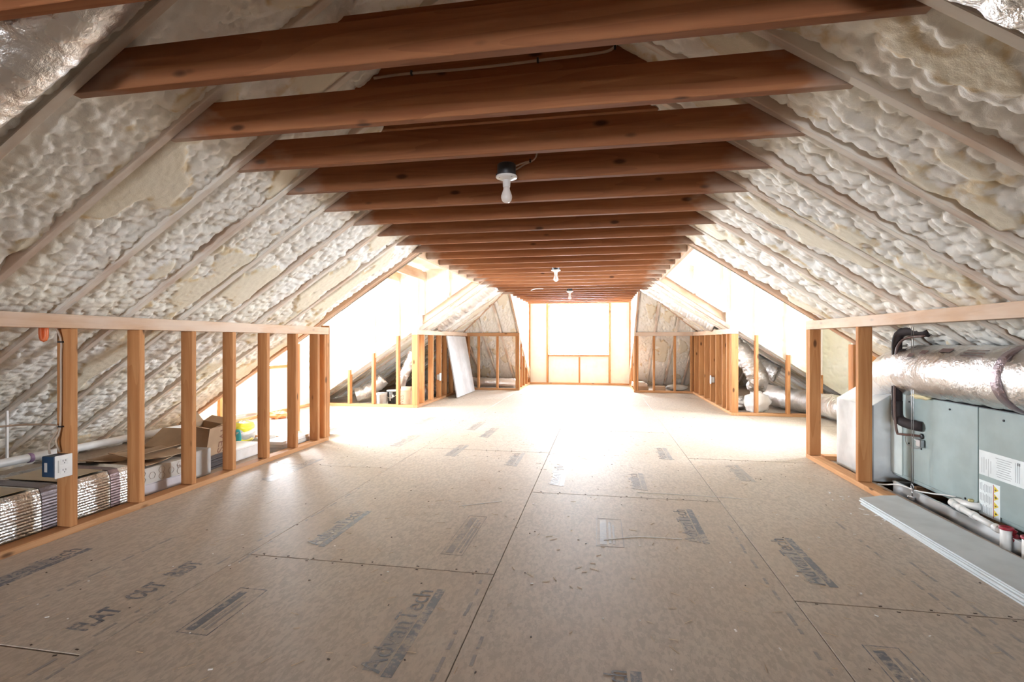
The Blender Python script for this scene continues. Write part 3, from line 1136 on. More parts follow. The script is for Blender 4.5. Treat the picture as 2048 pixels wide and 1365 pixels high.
lampholder(-.487, 2.602, 1.896, 'bare bulb in a black box, nearest and largest of the ceiling bulbs')
lampholder(-.530, 6.10, 1.890, 'bare bulb under the joists midway to the end window')
lampholder(-.517, 8.72, 1.890, 'smallest bare bulb, closest to the end window')

c = empty('lamp_cable', (-.4, 2.63, 1.97), 'beige cable feeding the black box of the nearest bulb', 'cable')
tube('cable', [(-.452, 2.60, 1.945), (-.435, 2.625, 1.965), (-.40, 2.645, 1.985), (-.365, 2.650, 1.992)], .0042, CABLE, c, 8)
tube('cable', [(-.445, 2.61, 1.935), (-.425, 2.635, 1.955), (-.395, 2.648, 1.978), (-.362, 2.650, 1.99), (-.338, 2.65, 2.01), (-.33, 2.645, 2.05), (-.33, 2.6, 2.10)], .0042, CABLE, c, 8)
block('staple', (-.372, 2.642, 1.984), (-.362, 2.656, 2.003), BLACK, c, .001)
c = empty('ridge_cable', (-.5, 2.36, 2.37), 'pale cable stapled along the upper collar tie behind the nearest joists', 'cable')
tube('cable', [(-1.12, 2.355, 2.352), (-.95, 2.357, 2.359), (-.6, 2.357, 2.355), (-.25, 2.357, 2.362), (-.02, 2.357, 2.368), (.05, 2.357, 2.378), (.075, 2.357, 2.405), (.078, 2.357, 2.44)], .0065, CABLE, c, 8)
for x, z in ((-.92, 2.36), (-.29, 2.362), (.068, 2.39)):
    block('staple', (x - .005, 2.347, z - .011), (x + .005, 2.363, z + .011), BLACK, c, .001)
c = empty('loose_cable', (-1.0, 8.2, 1.9), 'short loose white cable end hanging under the far joists', 'cable')
tube('cable', [(-1.12, 8.15, 1.86), (-1.07, 8.17, 1.885), (-1.0, 8.2, 1.893), (-.92, 8.2, 1.890)], .007, CABLEW, c, 8)

# ------------------------------------------------------------------ left side: outlet on the first stud
t = empty('wall_outlet', (-2.79, 2.18, .37), 'white duplex outlet with navy box on the nearest left stud', 'outlet')
block('outlet_box', (-2.845, 2.125, .325), (-2.769, 2.2085, .432), BLUEBOX, t, .003)
block('box_label', (-2.826, 2.1238, .352), (-2.808, 2.125, .40), GREYBOX, t, 0)
cp = block('cover_plate', (-2.768, 2.128, .317), (-2.762, 2.214, .434), WHITE, t, .002)
for z in (.352, .400):
    r = block('receptacle', (-2.763, 2.153, z - .015), (-2.760, 2.190, z + .015), WHITE, t, .001)
    for y in (2.164, 2.178):
        block('slot', (-2.7605, y - .0012, z), (-2.7595, y + .0012, z + .009), BLACK, r, 0)
    lathe('ground_hole', [(.0025, -.0005), (.0025, .0004)], (-2.760, 2.171, z - .007), BLACK, r, 8, (1, 0, 0))
block('switch_slot', (-2.763, 2.140, .345), (-2.7605, 2.145, .41), GREYBOX, t, .0005)
c = empty('stud_cable', (-2.82, 2.2, .8), 'beige cable stapled up the nearest left stud above the outlet', 'cable')
tube('cable', [(-2.825, 2.20, .44), (-2.832, 2.185, .50), (-2.825, 2.2, .56), (-2.822, 2.203, .75), (-2.822, 2.203, .95), (-2.82, 2.203, 1.02), (-2.828, 2.195, 1.075), (-2.842, 2.18, 1.115)], .0055, CABLE, c, 8)
tube('cable', [(-2.838, 2.16, .437), (-2.845, 2.16, .49), (-2.835, 2.18, .53), (-2.828, 2.2, .57)], .005, CABLE, c, 8)
tube('cable', [(-2.83, 2.2, .575), (-2.86, 2.17, .59), (-2.95, 2.05, .60), (-3.1, 1.9, .58)], .005, CABLE, c, 8)
for z in (.575, 1.025):
    block('staple', (-2.836, 2.193, z - .004), (-2.810, 2.2085, z + .004), BLACK, c, .001)
o = empty('cable_whip', (-2.85, 2.15, 1.1), 'orange plastic cable coil hung under the left top plate', 'cable')
tube('loop', [(-2.835, 2.16, 1.125), (-2.85, 2.15, 1.128), (-2.865, 2.14, 1.11), (-2.865, 2.14, 1.05), (-2.858, 2.145, 1.035), (-2.85, 2.15, 1.05), (-2.85, 2.15, 1.11)], .011, ORANGE, o, 10)
tube('loop', [(-2.845, 2.12, 1.12), (-2.85, 2.14, 1.124), (-2.84, 2.165, 1.12)], .012, ORANGE, o, 10)

# pipe along the left eave
t = empty('drain_pipe', (-3.6, 3.4, .27), 'long white plastic pipe running along the left eave', 'pipe')
tube('pipe', [(-3.6, 1.2, .285), (-3.6, 3.0, .28), (-3.6, 4.75, .262)], .027, PVC, t, 16, .2)
for y in (2.32, 4.0):
    lathe('coupling', [(.031, -.035), (.033, -.03), (.033, .03), (.031, .035)], (-3.6, y, .2805), PVC, t, 16, (0, 1, 0))
for y in (2.49, 3.30):
    block('pipe_strap', (-3.606, y, .30), (-3.594, y + .012, .60), PVC, t, .001)
lathe('coupling', [(.029, -.012), (.0305, -.01), (.0305, .01), (.029, .012)], (-3.6, 2.62, .2805), plain('purple_primer', (.35, .22, .36), .5), t, 16, (0, 1, 0))

# foil wrapped trunk duct
t = empty('trunk_duct', (-3.2, 2.1, 0), 'rectangular duct in quilted silver bubble foil behind the nearest left studs', 'duct')
prof = [(-3.42, .012), (-2.955, .012)] + [(-2.955 + .03 * math.cos(a) - .03, .19 + .03 * math.sin(a) + .0) for a in (0, .5, 1.0, 1.4)] + [(-3.1, .225), (-3.39, .225)]


def rib_duct(name, y0, y1, x0, x1, z0, z1, mat, parent):
    """box section whose side faces carry fine lengthwise ribs"""
    pts = []
    nz = 26
    for i in range(nz + 1):
        z = z0 + (z1 - z0 - .02) * i / nz
        pts.append((x1 + (.0022 if i % 2 else 0) - .012 * (i / nz) ** 8, z))
    pts += [(x1 - .022, z1 - .004), (x1 - .06, z1), (x0 + .04, z1), (x0, z1 - .03), (x0, z0)]
    return prism(name, pts, 'y', y0, y1, mat, parent)


rib_duct('foil_wrap', 1.0, 2.215, -3.40, -2.965, .004, .235, BUBBLE, t)
rib_duct('foil_wrap', 2.30, 2.60, -3.40, -2.965, .004, .232, BUBBLE, t)
rib_duct('seam_tape', 2.215, 2.30, -3.403, -2.962, .003, .238, foil('tape_foil', (.22, .19, .20), .45, 40, .3), t)
rib_duct('seam_tape', 2.60, 2.66, -3.403, -2.962, .003, .236, foil('tape_foil', (.27, .20, .20), .45, 40, .3), t)
rib_duct('foil_wrap', 2.66, 2.74, -3.40, -2.965, .004, .232, BUBBLE, t)
for y0, y1 in ((1.0, 2.2), (2.3, 2.6)):
    block('tan_reflection', (-3.38, y0 + .02, .2385), (-3.00, y1 - .02, .2415), plain('tan_reflection_foil', (.50, .40, .24), .35, .3), t, .001)  # tan sheet painting the brownish reflection seen on the foil top
t = empty('flex_duct', (-3.60, 2.2, .0), 'crumpled silver flex duct between the foil trunk duct and the left eave', 'duct')
flex('sleeve', [(-3.56, 1.2, .115), (-3.57, 1.8, .12), (-3.56, 2.2, .115), (-3.57, 2.5, .115), (-3.58, 2.8, .11)], .100, FOIL_D, t, 40, .014, .12, .02, seed=8)

# ------------------------------------------------------------------ clutter behind the left studs
def carton(name, loc, size, rot, label, mat=CARD, flaps=(), group=None, parent_rot=None, tip=0.0, tipx=0.0):
    """open or closed cardboard box: base point at loc, size (x,y,z); flaps: list of (side, angle)"""
    R = Matrix.Rotation(rot, 4, 'Z') @ Matrix.Rotation(tip, 4, 'Y') @ Matrix.Rotation(tipx, 4, 'X')
    t = bpy.data.objects.new(name, None)
    t.empty_display_size = .05
    link(t, None, Matrix.Translation(loc) @ R)
    tag(t, label, 'box', group)
    sx, sy, sz = size
    th = .005
    base = WM[t.name]

    def pan(nm, c, s, m=mat, extra=None):
        mw = base @ Matrix.Translation(c)
        if extra is not None:
            mw = mw @ extra
        return put(nm, box_mesh(*s, m, .0008), t, mw)
    pan('base_panel', (0, 0, th / 2), (sx, sy, th))
    pan('side_panel', (sx / 2 - th / 2, 0, sz / 2 + th / 2), (th, sy, sz - th))
    pan('side_panel', (-sx / 2 + th / 2, 0, sz / 2 + th / 2), (th, sy, sz - th))
    pan('side_panel', (0, sy / 2 - th / 2, sz / 2 + th / 2), (sx - 2 * th, th, sz - th))
    pan('side_panel', (0, -sy / 2 + th / 2, sz / 2 + th / 2), (sx - 2 * th, th, sz - th))
    for sd, ang in flaps:
        L = (sy if sd[1] == 'x' else sx) * .48
        if sd == '+x':
            e = Matrix.Rotation(ang, 4, 'Y')
            mw = base @ Matrix.Translation((sx / 2, 0, sz)) @ e @ Matrix.Translation((-sx * .24, 0, .003))
            s = (sx * .48, sy * .98, .004)
        elif sd == '-x':
            e = Matrix.Rotation(-ang, 4, 'Y')
            mw = base @ Matrix.Translation((-sx / 2, 0, sz)) @ e @ Matrix.Translation((sx * .24, 0, .003))
            s = (sx * .48, sy * .98, .004)
        elif sd == '+y':
            e = Matrix.Rotation(-ang, 4, 'X')
            mw = base @ Matrix.Translation((0, sy / 2, sz)) @ e @ Matrix.Translation((0, -sy * .24, .003))
            s = (sx * .98, sy * .48, .004)
        else:
            e = Matrix.Rotation(ang, 4, 'X')
            mw = base @ Matrix.Translation((0, -sy / 2, sz)) @ e @ Matrix.Translation((0, sy * .24, .003))
            s = (sx * .98, sy * .48, .004)
        put('flap', box_mesh(*s, mat, .0008), t, mw)
    return t


def slab_box(name, loc, size, label, mat, rot=0.0, tilt=0.0, tiltx=0.0, ch=.006, cat='box', group=None):
    R = Matrix.Rotation(rot, 4, 'Z') @ Matrix.Rotation(tilt, 4, 'Y') @ Matrix.Rotation(tiltx, 4, 'X')
    bm = bmesh.new()
    bmesh.ops.create_cube(bm, size=1.0)
    for v in bm.verts:
        v.co = Vector((v.co.x * size[0], v.co.y * size[1], (v.co.z + .5) * size[2]))
    bmesh.ops.bevel(bm, geom=bm.edges[:], offset=ch, segments=2, affect='EDGES')
    me = bpy.data.meshes.new(name)
    bm.to_mesh(me)
    bm.free()
    me.materials.append(mat)
    o = put(name, me, None, Matrix.Translation(loc) @ R)
    return tag(o, label, cat, group)


# flat pale box with a tile carton on top
slab_box('flat_carton', (-3.09, 2.97, .002), (.26, .40, .075), 'flat pale mauve box on the floor under the hexagon tile carton', plain('mauve_white', (.64, .59, .61), .6), rot=-.05)
tb = slab_box('tile_carton', (-3.075, 2.96, .082), (.27, .42, .105), 'tile carton printed with hexagons lying on the flat pale box', TILEBOX, rot=-.06, ch=.004)
tw = WM[tb.name]
for i in range(5):
    for j in range(2):
        cx, cz = -.15 + i * .07, .032 + j * .042 + (.021 if i % 2 else 0) * .9
        if cz > .09:
            continue
        ring = [Vector((.1365, cx + .0235 * math.cos(a), cz + .0235 * math.sin(a))) for a in [k * math.pi / 3 for k in range(7)]]
        me, cc = tube_mesh('hexagon', ring, .0012, HEX, 4)
        put('printed_hexagon', me, tb, tw @ Matrix.Translation(cc))
text('printed_lettering', 'Hex', tw @ Matrix.Translation((.1358, .11, .055)) @ Matrix.Rotation(math.pi / 2, 4, 'Z') @ Matrix.Rotation(math.pi / 2, 4, 'X'), .03, DARKPRINT, tb)

def loose_card(loc, size, rx, ry, rzz, label, mat=CARD_L):
    R = Matrix.Rotation(rzz, 4, 'Z') @ Matrix.Rotation(ry, 4, 'Y') @ Matrix.Rotation(rx, 4, 'X')
    # gently curled sheet
    V, F = [], []
    n = 10
    for k in range(n + 1):
        u = k / n - .5
        zc = .35 * size[1] * u * u * .4
        for x in (-.5, .5):
            for dz in (0, .005):
                V.append((x * size[0], u * size[1], zc + dz))
    for k in range(n):
        a = k * 4
        F += [(a, a + 4, a + 6, a + 2), (a + 1, a + 3, a + 7, a + 5), (a, a + 1, a + 5, a + 4), (a + 2, a + 6, a + 7, a + 3)]
    F += [(0, 2, 3, 1), (4 * n, 4 * n + 1, 4 * n + 3, 4 * n + 2)]
    o = put('cardboard_sheet', mesh_of('sheet', V, F, mat), None, Matrix.Translation(loc) @ R)
    return tag(o, label, 'cardboard', 'loose cardboard behind the left studs')


loose_card((-3.10, 2.98, .205), (.24, .36, .005), .05, .04, .2, 'pale cardboard sheet lying flat on the hexagon tile carton', CARD)
loose_card((-3.12, 3.02, .232), (.26, .38, .005), -.06, .10, -.1, 'upper cardboard sheet resting on the flat sheet over the tile carton', CARD)
carton('open_carton', (-3.375, 3.14, .004), (.30, .46, .20), .05, 'open brown carton with spread flaps behind the hexagon tile carton', CARD, [('+x', 2.75), ('-y', 2.9), ('+y', 2.6)])
slab_box('grey_carton', (-3.075, 3.30, .002), (.20, .24, .20), 'small grey white carton on the floor left of the carton lettered IVES', GREYBOX, rot=.02, ch=.003)
# the lettered carton
ob = carton('lettered_carton', (-3.17, 3.55, .115), (.20, .20, .245), .10, 'tilted brown carton lettered IVES on top of the wrapped dark sheets', CARD, [('+x', 2.6), ('-y', 2.9), ('+y', 2.8), ('-x', 2.4)], tip=.16)
text('printed_lettering', 'IVES', WM[ob.name] @ Matrix.Translation((.1008, .035, .215)) @ Matrix.Rotation(math.pi / 2, 4, 'Z') @ Matrix.Rotation(math.pi / 2, 4, 'X') @ Matrix.Rotation(-math.pi / 2, 4, 'Z'), .112, DARKPRINT, ob)
# dark sheets in plastic
for k, wd in enumerate(('bottom', 'second', 'third', 'fourth', 'fifth', 'topmost')):
    s = slab_box('dark_sheet', (-3.16 + random.uniform(-.008, .008), 3.55 + random.uniform(-.01, .01), .002 + k * .0185), (.22, .22, .0165), wd + ' dark sheet from the floor in the stack under the lettered carton', DARKSH, rot=.1 + random.uniform(-.04, .04), ch=.003, cat='sheet', group='dark wrapped sheets under the lettered carton')
# white box, bags
slab_box('white_tile_box', (-3.17, 3.90, .002), (.25, .44, .105), 'white rounded box on the floor right of the carton lettered IVES', WHITE, rot=.03, ch=.012)
o = quad_pillow('plastic_bag', (-3.455, 3.82, .085), (.12, .20, .08), WHITEP, None, Matrix.Rotation(.3, 4, 'Z'), 32, 20, 4, .22)
tag(o, 'crumpled white glossy plastic bag behind the white box on the left', 'bag')
t = empty('yellow_bag', (-3.385, 4.28, 0), 'yellow and grey mortar bag behind the left studs', 'bag')
b = quad_pillow('bag_body', (-3.385, 4.28, .13), (.085, .16, .128), GBAG, t, Matrix.Rotation(.15, 4, 'Z'), 30, 18, 9, .12)
quad_pillow('yellow_band', (-3.382, 4.275, .20), (.083, .150, .058), YBAG, t, Matrix.Rotation(.15, 4, 'Z'), 30, 14, 9, .10)
quad_pillow('white_band', (-3.377, 4.28, .155), (.089, .155, .032), WHITEP, t, Matrix.Rotation(.15, 4, 'Z'), 30, 12, 9, .10)
quad_pillow('yellow_band', (-3.375, 4.25, .085), (.088, .135, .03), YBAG, t, Matrix.Rotation(.15, 4, 'Z'), 30, 12, 9, .10)
quad_pillow('teal_stripe', (-3.37, 4.145, .13), (.075, .022, .10), TEAL, t, Matrix.Rotation(.15, 4, 'Z'), 18, 12, 3, .05)
o = quad_pillow('grey_bag', (-3.185, 4.33, .062), (.072, .12, .06), GBAG, None, Matrix.Rotation(-.2, 4, 'Z'), 28, 16, 12, .15)
tag(o, 'small slumped grey bag in front of the yellow mortar bag', 'bag')
# foam boards by the end post
for lab, m, z, yc, ly, xo in (('lowest short grey board on the floor inside the left end post', GREYBOX, .002, 4.43, .52, 0),
                              ('long tan board resting on the lower plate inside the left end post', TILEBOX, .0395, 4.66, .96, .004),
                              ('long white board topping the short stack inside the left end post', WHITE, .0685, 4.65, .95, -.004)):
    slab_box('foam_board', (-2.985 + xo, yc, z), (.20, ly, .028 if z > .01 else .036), lab, m, ch=.003, cat='board', group='boards stacked by the left end post')
t = empty('orange_netting', (-4.22, 6.03, .0), 'crumpled orange netting on the floor below the left dormer window', 'netting')
quad_pillow('netting', (-4.22, 6.03, .042), (.09, .11, .045), plain('orange_net', (.95, .27, .10), .6), t, None, 30, 16, 21, .3)

# ------------------------------------------------------------------ ducts hung in the near roof bays
def bay_duct(side, pts, r, label, mats, seed):
    t = empty('roof_flex_duct', sp(side, pts[0][0], pts[0][1]), label, 'duct')
    P = [sp(side, q, y, o) for q, y, o in pts]
    flex('sleeve', P, r, mats, t, 56, .013, .07, .012, seed=seed)
    return t


t = bay_duct(-1, [(3.3, 1.21, .0), (2.6, 1.21, .0), (1.9, 1.215, .0), (1.45, 1.225, -.0), (1.0, 1.24, .0), (.5, 1.24, .01)], .125, 'silver flex duct laid in the roof bay at the upper left corner', FOIL, 5)
for q, w, yy in ((1.62, .24, 1.13), (1.78, .10, 1.16), (1.40, .06, 1.19)):
    a = sp(-1, q, yy, -.118)
    b = sp(-1, q + w, yy, -.118)
    beam('printed_patch', a, b, .05, .004, (-K, 0, 1), plain('duct_print', (.06, .05, .05), .5), t, 0)
bay_duct(1, [(3.0, 1.22, .02), (2.2, 1.22, .0), (1.7, 1.22, .0), (1.3, 1.23, .01), (.8, 1.24, .02)], .125, 'crinkled silver flex duct in the roof bay at the upper right corner', FOIL_D, 15)
bay_duct(-1, [(1.25, 8.20, .06), (1.5, 8.24, .05), (1.9, 8.30, .05), (2.28, 8.40, .05)], .135, 'silver flex duct running down the far left roof slope', FOIL_W, 25)
bay_duct(1, [(1.10, 8.9, .06), (1.5, 8.75, .05), (1.9, 8.62, .05), (2.3, 8.5, .06)], .135, 'silver flex duct running down the far right roof slope', FOIL_W, 35)

# ------------------------------------------------------------------ far left corner
t = slab_box('leaning_board', (0, 0, 0), (.022, 1.26, 1.13), 'tall grey white board leaning on the far left knee wall', GREYB, ch=.002, cat='board')
mw = Matrix.Translation((-2.535, 9.33, .008)) @ Matrix.Rotation(-.178, 4, 'Y')
t.matrix_basis = mw
WM[t.name] = mw
t = empty('floor_flex_duct', (-2.2, 10.66, 0), 'pale foil flex duct on the floor behind the far left hip studs', 'duct')
flex('sleeve', [(-2.95, 10.75, .13), (-2.5, 10.66, .125), (-2.1, 10.64, .12), (-1.80, 10.68, .115)], .10, FOIL_W, t, 36, .016, .09, .01, seed=45)
t = empty('drop_flex_duct', (-3.7, 7.9, 0), 'short silver flex duct slumping to the floor in the far left eave', 'duct')
flex('sleeve', [(-3.60, 7.95, .40), (-3.72, 7.92, .28), (-3.88, 7.85, .17), (-4.02, 7.78, .125)], .115, FOIL, t, 40, .012, .10, .015, seed=55)
t = empty('drop_flex_duct', (-3.15, 7.8, 0), 'steep silver flex duct dropping behind the far left corner carton', 'duct')
flex('sleeve', [(-3.02, 7.82, .86), (-3.10, 7.82, .66), (-3.20, 7.82, .45), (-3.26, 7.84, .30)], .085, FOIL, t, 40, .012, .09, .015, seed=65)
t = empty('drop_flex_duct', (-3.05, 8.6, 0), 'silver flex duct curled on the floor behind the far left knee wall', 'duct')
flex('sleeve', [(-3.10, 8.05, .12), (-3.12, 8.5, .13), (-3.10, 9.0, .14), (-3.15, 9.6, .13)], .115, FOIL, t, 40, .014, .10, .015, seed=66)
tb = empty('pale_bucket', (-3.46, 7.56, 0), 'small pale grey bucket in the far left eave', 'bucket')
lathe('bucket_body', [(.070, .001), (.072, .004), (.082, .165), (.088, .17), (.088, .185), (.080, .186)], (-3.46, 7.56, 0), BUCKET, tb, 28)
lathe('lid', [(.084, .0), (.087, .004), (.084, .010), (.05, .011)], (-3.46, 7.56, .187), BUCKET, tb, 28)
tb = empty('black_bucket', (-3.33, 7.74, 0), 'black bucket splashed with white beside the pale bucket', 'bucket')
lathe('bucket_body', [(.092, .001), (.094, .004), (.108, .20), (.114, .204), (.114, .222), (.104, .224), (.100, .20), (.09, .02)], (-3.33, 7.74, 0), BLACK, tb, 32)
tube('handle', [(-3.44, 7.72, .20), (-3.42, 7.655, .14), (-3.35, 7.63, .105), (-3.27, 7.645, .14), (-3.225, 7.72, .20)], .003, WHITE, tb, 8)
lathe('paint_rim', [(.113, .0), (.116, .002), (.116, .012), (.113, .014)], (-3.33, 7.74, .212), WHITE, tb, 32)
for dx, w, z0, z1 in ((-.02, .016, .06, .20), (.012, .010, .10, .21), (.03, .02, .12, .16)):
    block('paint_splash', (-3.33 + dx - w / 2, 7.632, z0), (-3.33 + dx + w / 2, 7.640, z1), WHITE, tb, .001)
ob = carton('lettered_carton', (-3.03, 7.58, .002), (.17, .15, .235), -.06, 'brown carton lettered IVES behind the far left corner post', CARD, [('-y', 1.2), ('+y', 1.0), ('+x', 2.3)])
text('printed_lettering', 'IVES', WM[ob.name] @ Matrix.Translation((-.035, -.0756, .02)) @ Matrix.Rotation(math.pi / 2, 4, 'X') @ Matrix.Rotation(math.pi / 2, 4, 'Z'), .085, DARKPRINT, ob)


def far_outlet(x, y, sx, label):
    t = empty('wall_outlet', (x, y, .4), label, 'outlet')
    a, b = sorted((x, x - sx * .05))
    block('outlet_box', (a, y - .075, .35), (b, y - .001, .44), GREYBOX, t, .002)
    a, b = sorted((x + sx * .0005, x + sx * .008))
    block('cover_plate', (a, y - .085, .33), (b, y - .003, .465), WHITE, t, .002)
    return t


far_outlet(XL1, 8.49, 1, 'white outlet plate on the far left knee wall near the leaning board')
far_outlet(XR0, 8.68, -1, 'white outlet plate on the far right knee wall')

# ------------------------------------------------------------------ far right corner
for x, y, z, s, lab in ((.84, 10.62, 0, (.26, .22, .10), 'flat brown carton on the floor right beside the nook post'),
                        (.80, 10.62, .102, (.30, .26, .05), 'thin pale carton lying on the brown carton beside the nook post'),
                        (.78, 10.64, .154, (.24, .2, .03), 'topmost thin carton of the pile beside the nook post'),
                        (1.20, 10.66, 0, (.24, .2, .10), 'brown carton on the floor between the two right hip studs')):
    slab_box('small_carton', (x, y, z + .002), s, lab, CARD if s[2] > .09 else CARD_L, rot=random.uniform(-.1, .1), ch=.003, group='cartons behind the right hip studs')
o = quad_pillow('grey_bag', (1.56, 10.78, .065), (.22, .14, .063), GBAG, None, Matrix.Rotation(.1, 4, 'Z'), 28, 16, 14, .1)
tag(o, 'low grey bag lying right of the cartons at the end window', 'bag')
t = empty('long_flex_duct', (2.9, 7.4, 0), 'long silver flex duct lying across the right dormer floor', 'duct')
flex('sleeve', [(2.62, 8.9, .175), (2.72, 8.2, .175), (2.90, 7.55, .172), (3.0, 7.0, .172), (2.98, 6.2, .172), (2.85, 5.4, .172), (2.65, 4.85, .175)], .155, FOIL_W, t, 44, .018, .06, .02, seed=75)
t = empty('sagging_flex_duct', (2.25, 7.9, .6), 'crumpled silver flex duct sagging from the far right eave', 'duct')
flex('sleeve', [(1.98, 8.0, .98), (2.08, 7.92, .84), (2.20, 7.86, .66), (2.28, 7.84, .48), (2.30, 7.95, .36)], .14, FOIL_D, t, 44, .014, .16, .02, seed=85)
t = empty('sagging_flex_duct', (2.5, 8.3, .6), 'second crumpled flex duct higher and deeper in the far right eave', 'duct')
flex('sleeve', [(2.30, 8.5, .80), (2.50, 8.35, .62), (2.68, 8.25, .52)], .125, FOIL_D, t, 44, .014, .16, .02, seed=95)
o = quad_pillow('white_bag', (2.20, 7.62, .15), (.17, .11, .145), WHITEP, None, Matrix.Rotation(.2, 4, 'Z') @ Matrix.Rotation(-.35, 4, 'Y'), 30, 18, 33, .2)
tag(o, 'slumped white plastic bag beside the far right corner post', 'bag')
o = quad_pillow('foil_bundle', (2.05, 8.02, .10), (.13, .13, .095), FOIL_D, None, None, 30, 18, 37, .25)
tag(o, 'crushed foil bundle on the floor behind the far right corner post', 'foil')

# ------------------------------------------------------------------ air handler on the right
t = empty('air_handler', (2.3, 3.3, .065), 'large grey green air handler lying behind the right knee wall', 'air handler')
AX, AZ0, AZ1 = 2.08, .066, .660
block('cabinet', (AX + .006, 2.30, AZ0 + .004), (2.60, 4.045, AZ1 - .004), AHU, t, .004)
block('front_panel', (AX, 3.205, AZ0 + .03), (AX + .012, 3.905, AZ1), AHU, t, .003)
lp = block('front_panel', (AX, 2.32, AZ0 + .03), (AX + .012, 3.199, AZ1), AHU, t, .003)
block('end_flange', (AX - .002, 3.915, AZ0 + .02), (AX + .012, 4.05, AZ1 + .002), AHU_L, t, .003)
for y, z in ((3.43, .617), (3.02, .613), (3.30, .12), (3.83, .615), (3.76, .40), (3.835, .33), (3.70, .32)):
    lathe('panel_screw', [(.006, 0), (.006, .003), (.004, .005)], (AX - .0005, y, z), BLACK, t, 10, (-1, 0, 0))
block('gasket_line', (AX + .0005, 2.32, AZ1 + .0005), (AX + .02, 3.9, AZ1 + .004), BLACK, t, 0)
# labels with print
big = block('white_label', (AX - .0012, 2.50, .292), (AX, 3.193, .426), LABEL, t, 0)


def print_rows(name, x, specs, mat, parent):
    """thin upright print strokes on a plate facing -X"""
    vv, ff = [], []
    for y, z, ly, lz in specs:
        b = len(vv)
        vv += [(x, y - ly / 2, z - lz / 2), (x, y + ly / 2, z - lz / 2), (x, y + ly / 2, z + lz / 2), (x, y - ly / 2, z + lz / 2)]
        ff.append((b, b + 1, b + 2, b + 3))
    o = put(name, mesh_of(name, vv, ff, mat), parent)
    o['kind'] = 'stuff'
    return o


rnd = random.Random(3)
sp1 = []
for col in range(5):
    y = 3.172 - col * .016
    sp1.append((y, .35 + rnd.uniform(-.01, .015), .004, .085 + rnd.uniform(-.03, .02)))
for r in range(9):
    sp1.append((3.02, .405 - r * .012, .10 + rnd.uniform(-.03, .01), .0035))
for col in range(3):
    sp1.append((2.945 - col * .012, .36, .004, .10))
for col in range(6):
    sp1.append((2.87 - col * .014, .36 + rnd.uniform(-.02, .02), .004, .08))
for r in range(8):
    sp1.append((2.66, .405 - r * .013, .16 + rnd.uniform(-.05, .01), .004))
sp1.append((2.925, .405, .02, .014))
print_rows('printed_text', AX - .0016, sp1, PRINT, big)
small = block('white_label', (AX - .0012, 3.045, .072), (AX, 3.193, .262), LABEL, t, 0)
sp2 = []
for blk in range(3):
    zc = .225 - blk * .058
    for col in range(8):
        sp2.append((3.183 - col * .011, zc + rnd.uniform(-.004, .004), .005, .042 + rnd.uniform(-.014, .004)))
print_rows('printed_text', AX - .0016, sp2, PRINT, small)
block('red_stripe', (AX - .0018, 3.087, .078), (AX - .0012, 3.091, .258), RED, small, 0)
for k in range(4):
    zc = .235 - k * .043
    tri = prism('warning_triangle', [(3.084, zc + .018), (3.084, zc - .018), (3.054, zc)], 'x', AX - .0020, AX - .0012, YEL, small)
block('triangle_mark', (AX - .0023, 3.068, .230), (AX - .0020, 3.080, .236), BLACK, small, 0)
block('triangle_mark', (AX - .0023, 3.066, .188), (AX - .0020, 3.079, .196), BLACK, small, 0)
block('triangle_mark', (AX - .0023, 3.068, .144), (AX - .0020, 3.080, .150), BLACK, small, 0)
block('triangle_mark', (AX - .0023, 3.066, .102), (AX - .0020, 3.078, .110), BLACK, small, 0)
# small disconnect box with wire loop and its copper tag
d = block('float_switch', (AX - .028, 3.665, .335), (AX - .002, 3.715, .385), STEEL, t, .004)
tube('wire_loop', [(AX - .01, 3.72, .36), (AX - .02, 3.79, .39), (AX - .02, 3.84, .375), (AX - .02, 3.83, .33), (AX - .02, 3.76, .315), (AX - .012, 3.70, .33)], .0022, STEEL, t, 6)

# drain pan
t = empty('drain_pan', (2.3, 3.0, -.02), 'long galvanised pan under the air handler', 'pan')
block('pan_bottom', (2.0, 2.20, -.0195), (2.66, 3.87, -.017), GALV, t, .0005)
block('pan_rim', (2.0, 2.20, -.0165), (2.004, 3.87, .058), GALV, t, .0005)
block('pan_rim', (2.656, 2.20, -.0165), (2.66, 3.87, .058), GALV, t, .0005)
block('pan_rim', (2.0045, 3.866, -.0165), (2.6555, 3.87, .058), GALV, t, .0005)
block('rim_fold', (1.996, 2.20, .0585), (2.016, 3.87, .061), GALV, t, .0005)
for y in (2.5, 3.2, 3.7):
    block('support_rail', (2.05, y, -.0165), (2.64, y + .04, .0655), W_DARK, t, .002)

# supply plenum and transition
t = empty('supply_plenum', (2.2, 4.35, 0), 'galvanised sheet metal plenum on the end of the air handler', 'duct')
prism('plenum_body', [(1.955, .004), (1.955, .555), (2.10, .652), (2.50, .652), (2.50, .004)], 'y', 4.055, 4.60, plain('bright_galvanised', (.72, .76, .78), .4, .25), t, .003)
# cross-broken front sheet
yc, zc = 4.30, .28
V = [(1.953, 4.06, .01), (1.953, 4.595, .01), (1.953, 4.595, .55), (1.953, 4.06, .55), (1.938, yc, zc)]
put('cross_broken_sheet', mesh_of('sheet', V, [(0, 1, 4), (1, 2, 4), (2, 3, 4), (3, 0, 4)], plain('bright_galvanised_b', (.76, .80, .82), .35, .3)), t)
block('drive_cleat', (1.945, 4.046, .01), (1.965, 4.058, .56), STEEL, t, .001)
block('drive_cleat', (2.092, 4.0525, .09), (2.104, 4.0545, .64), STEEL, t, .0005)

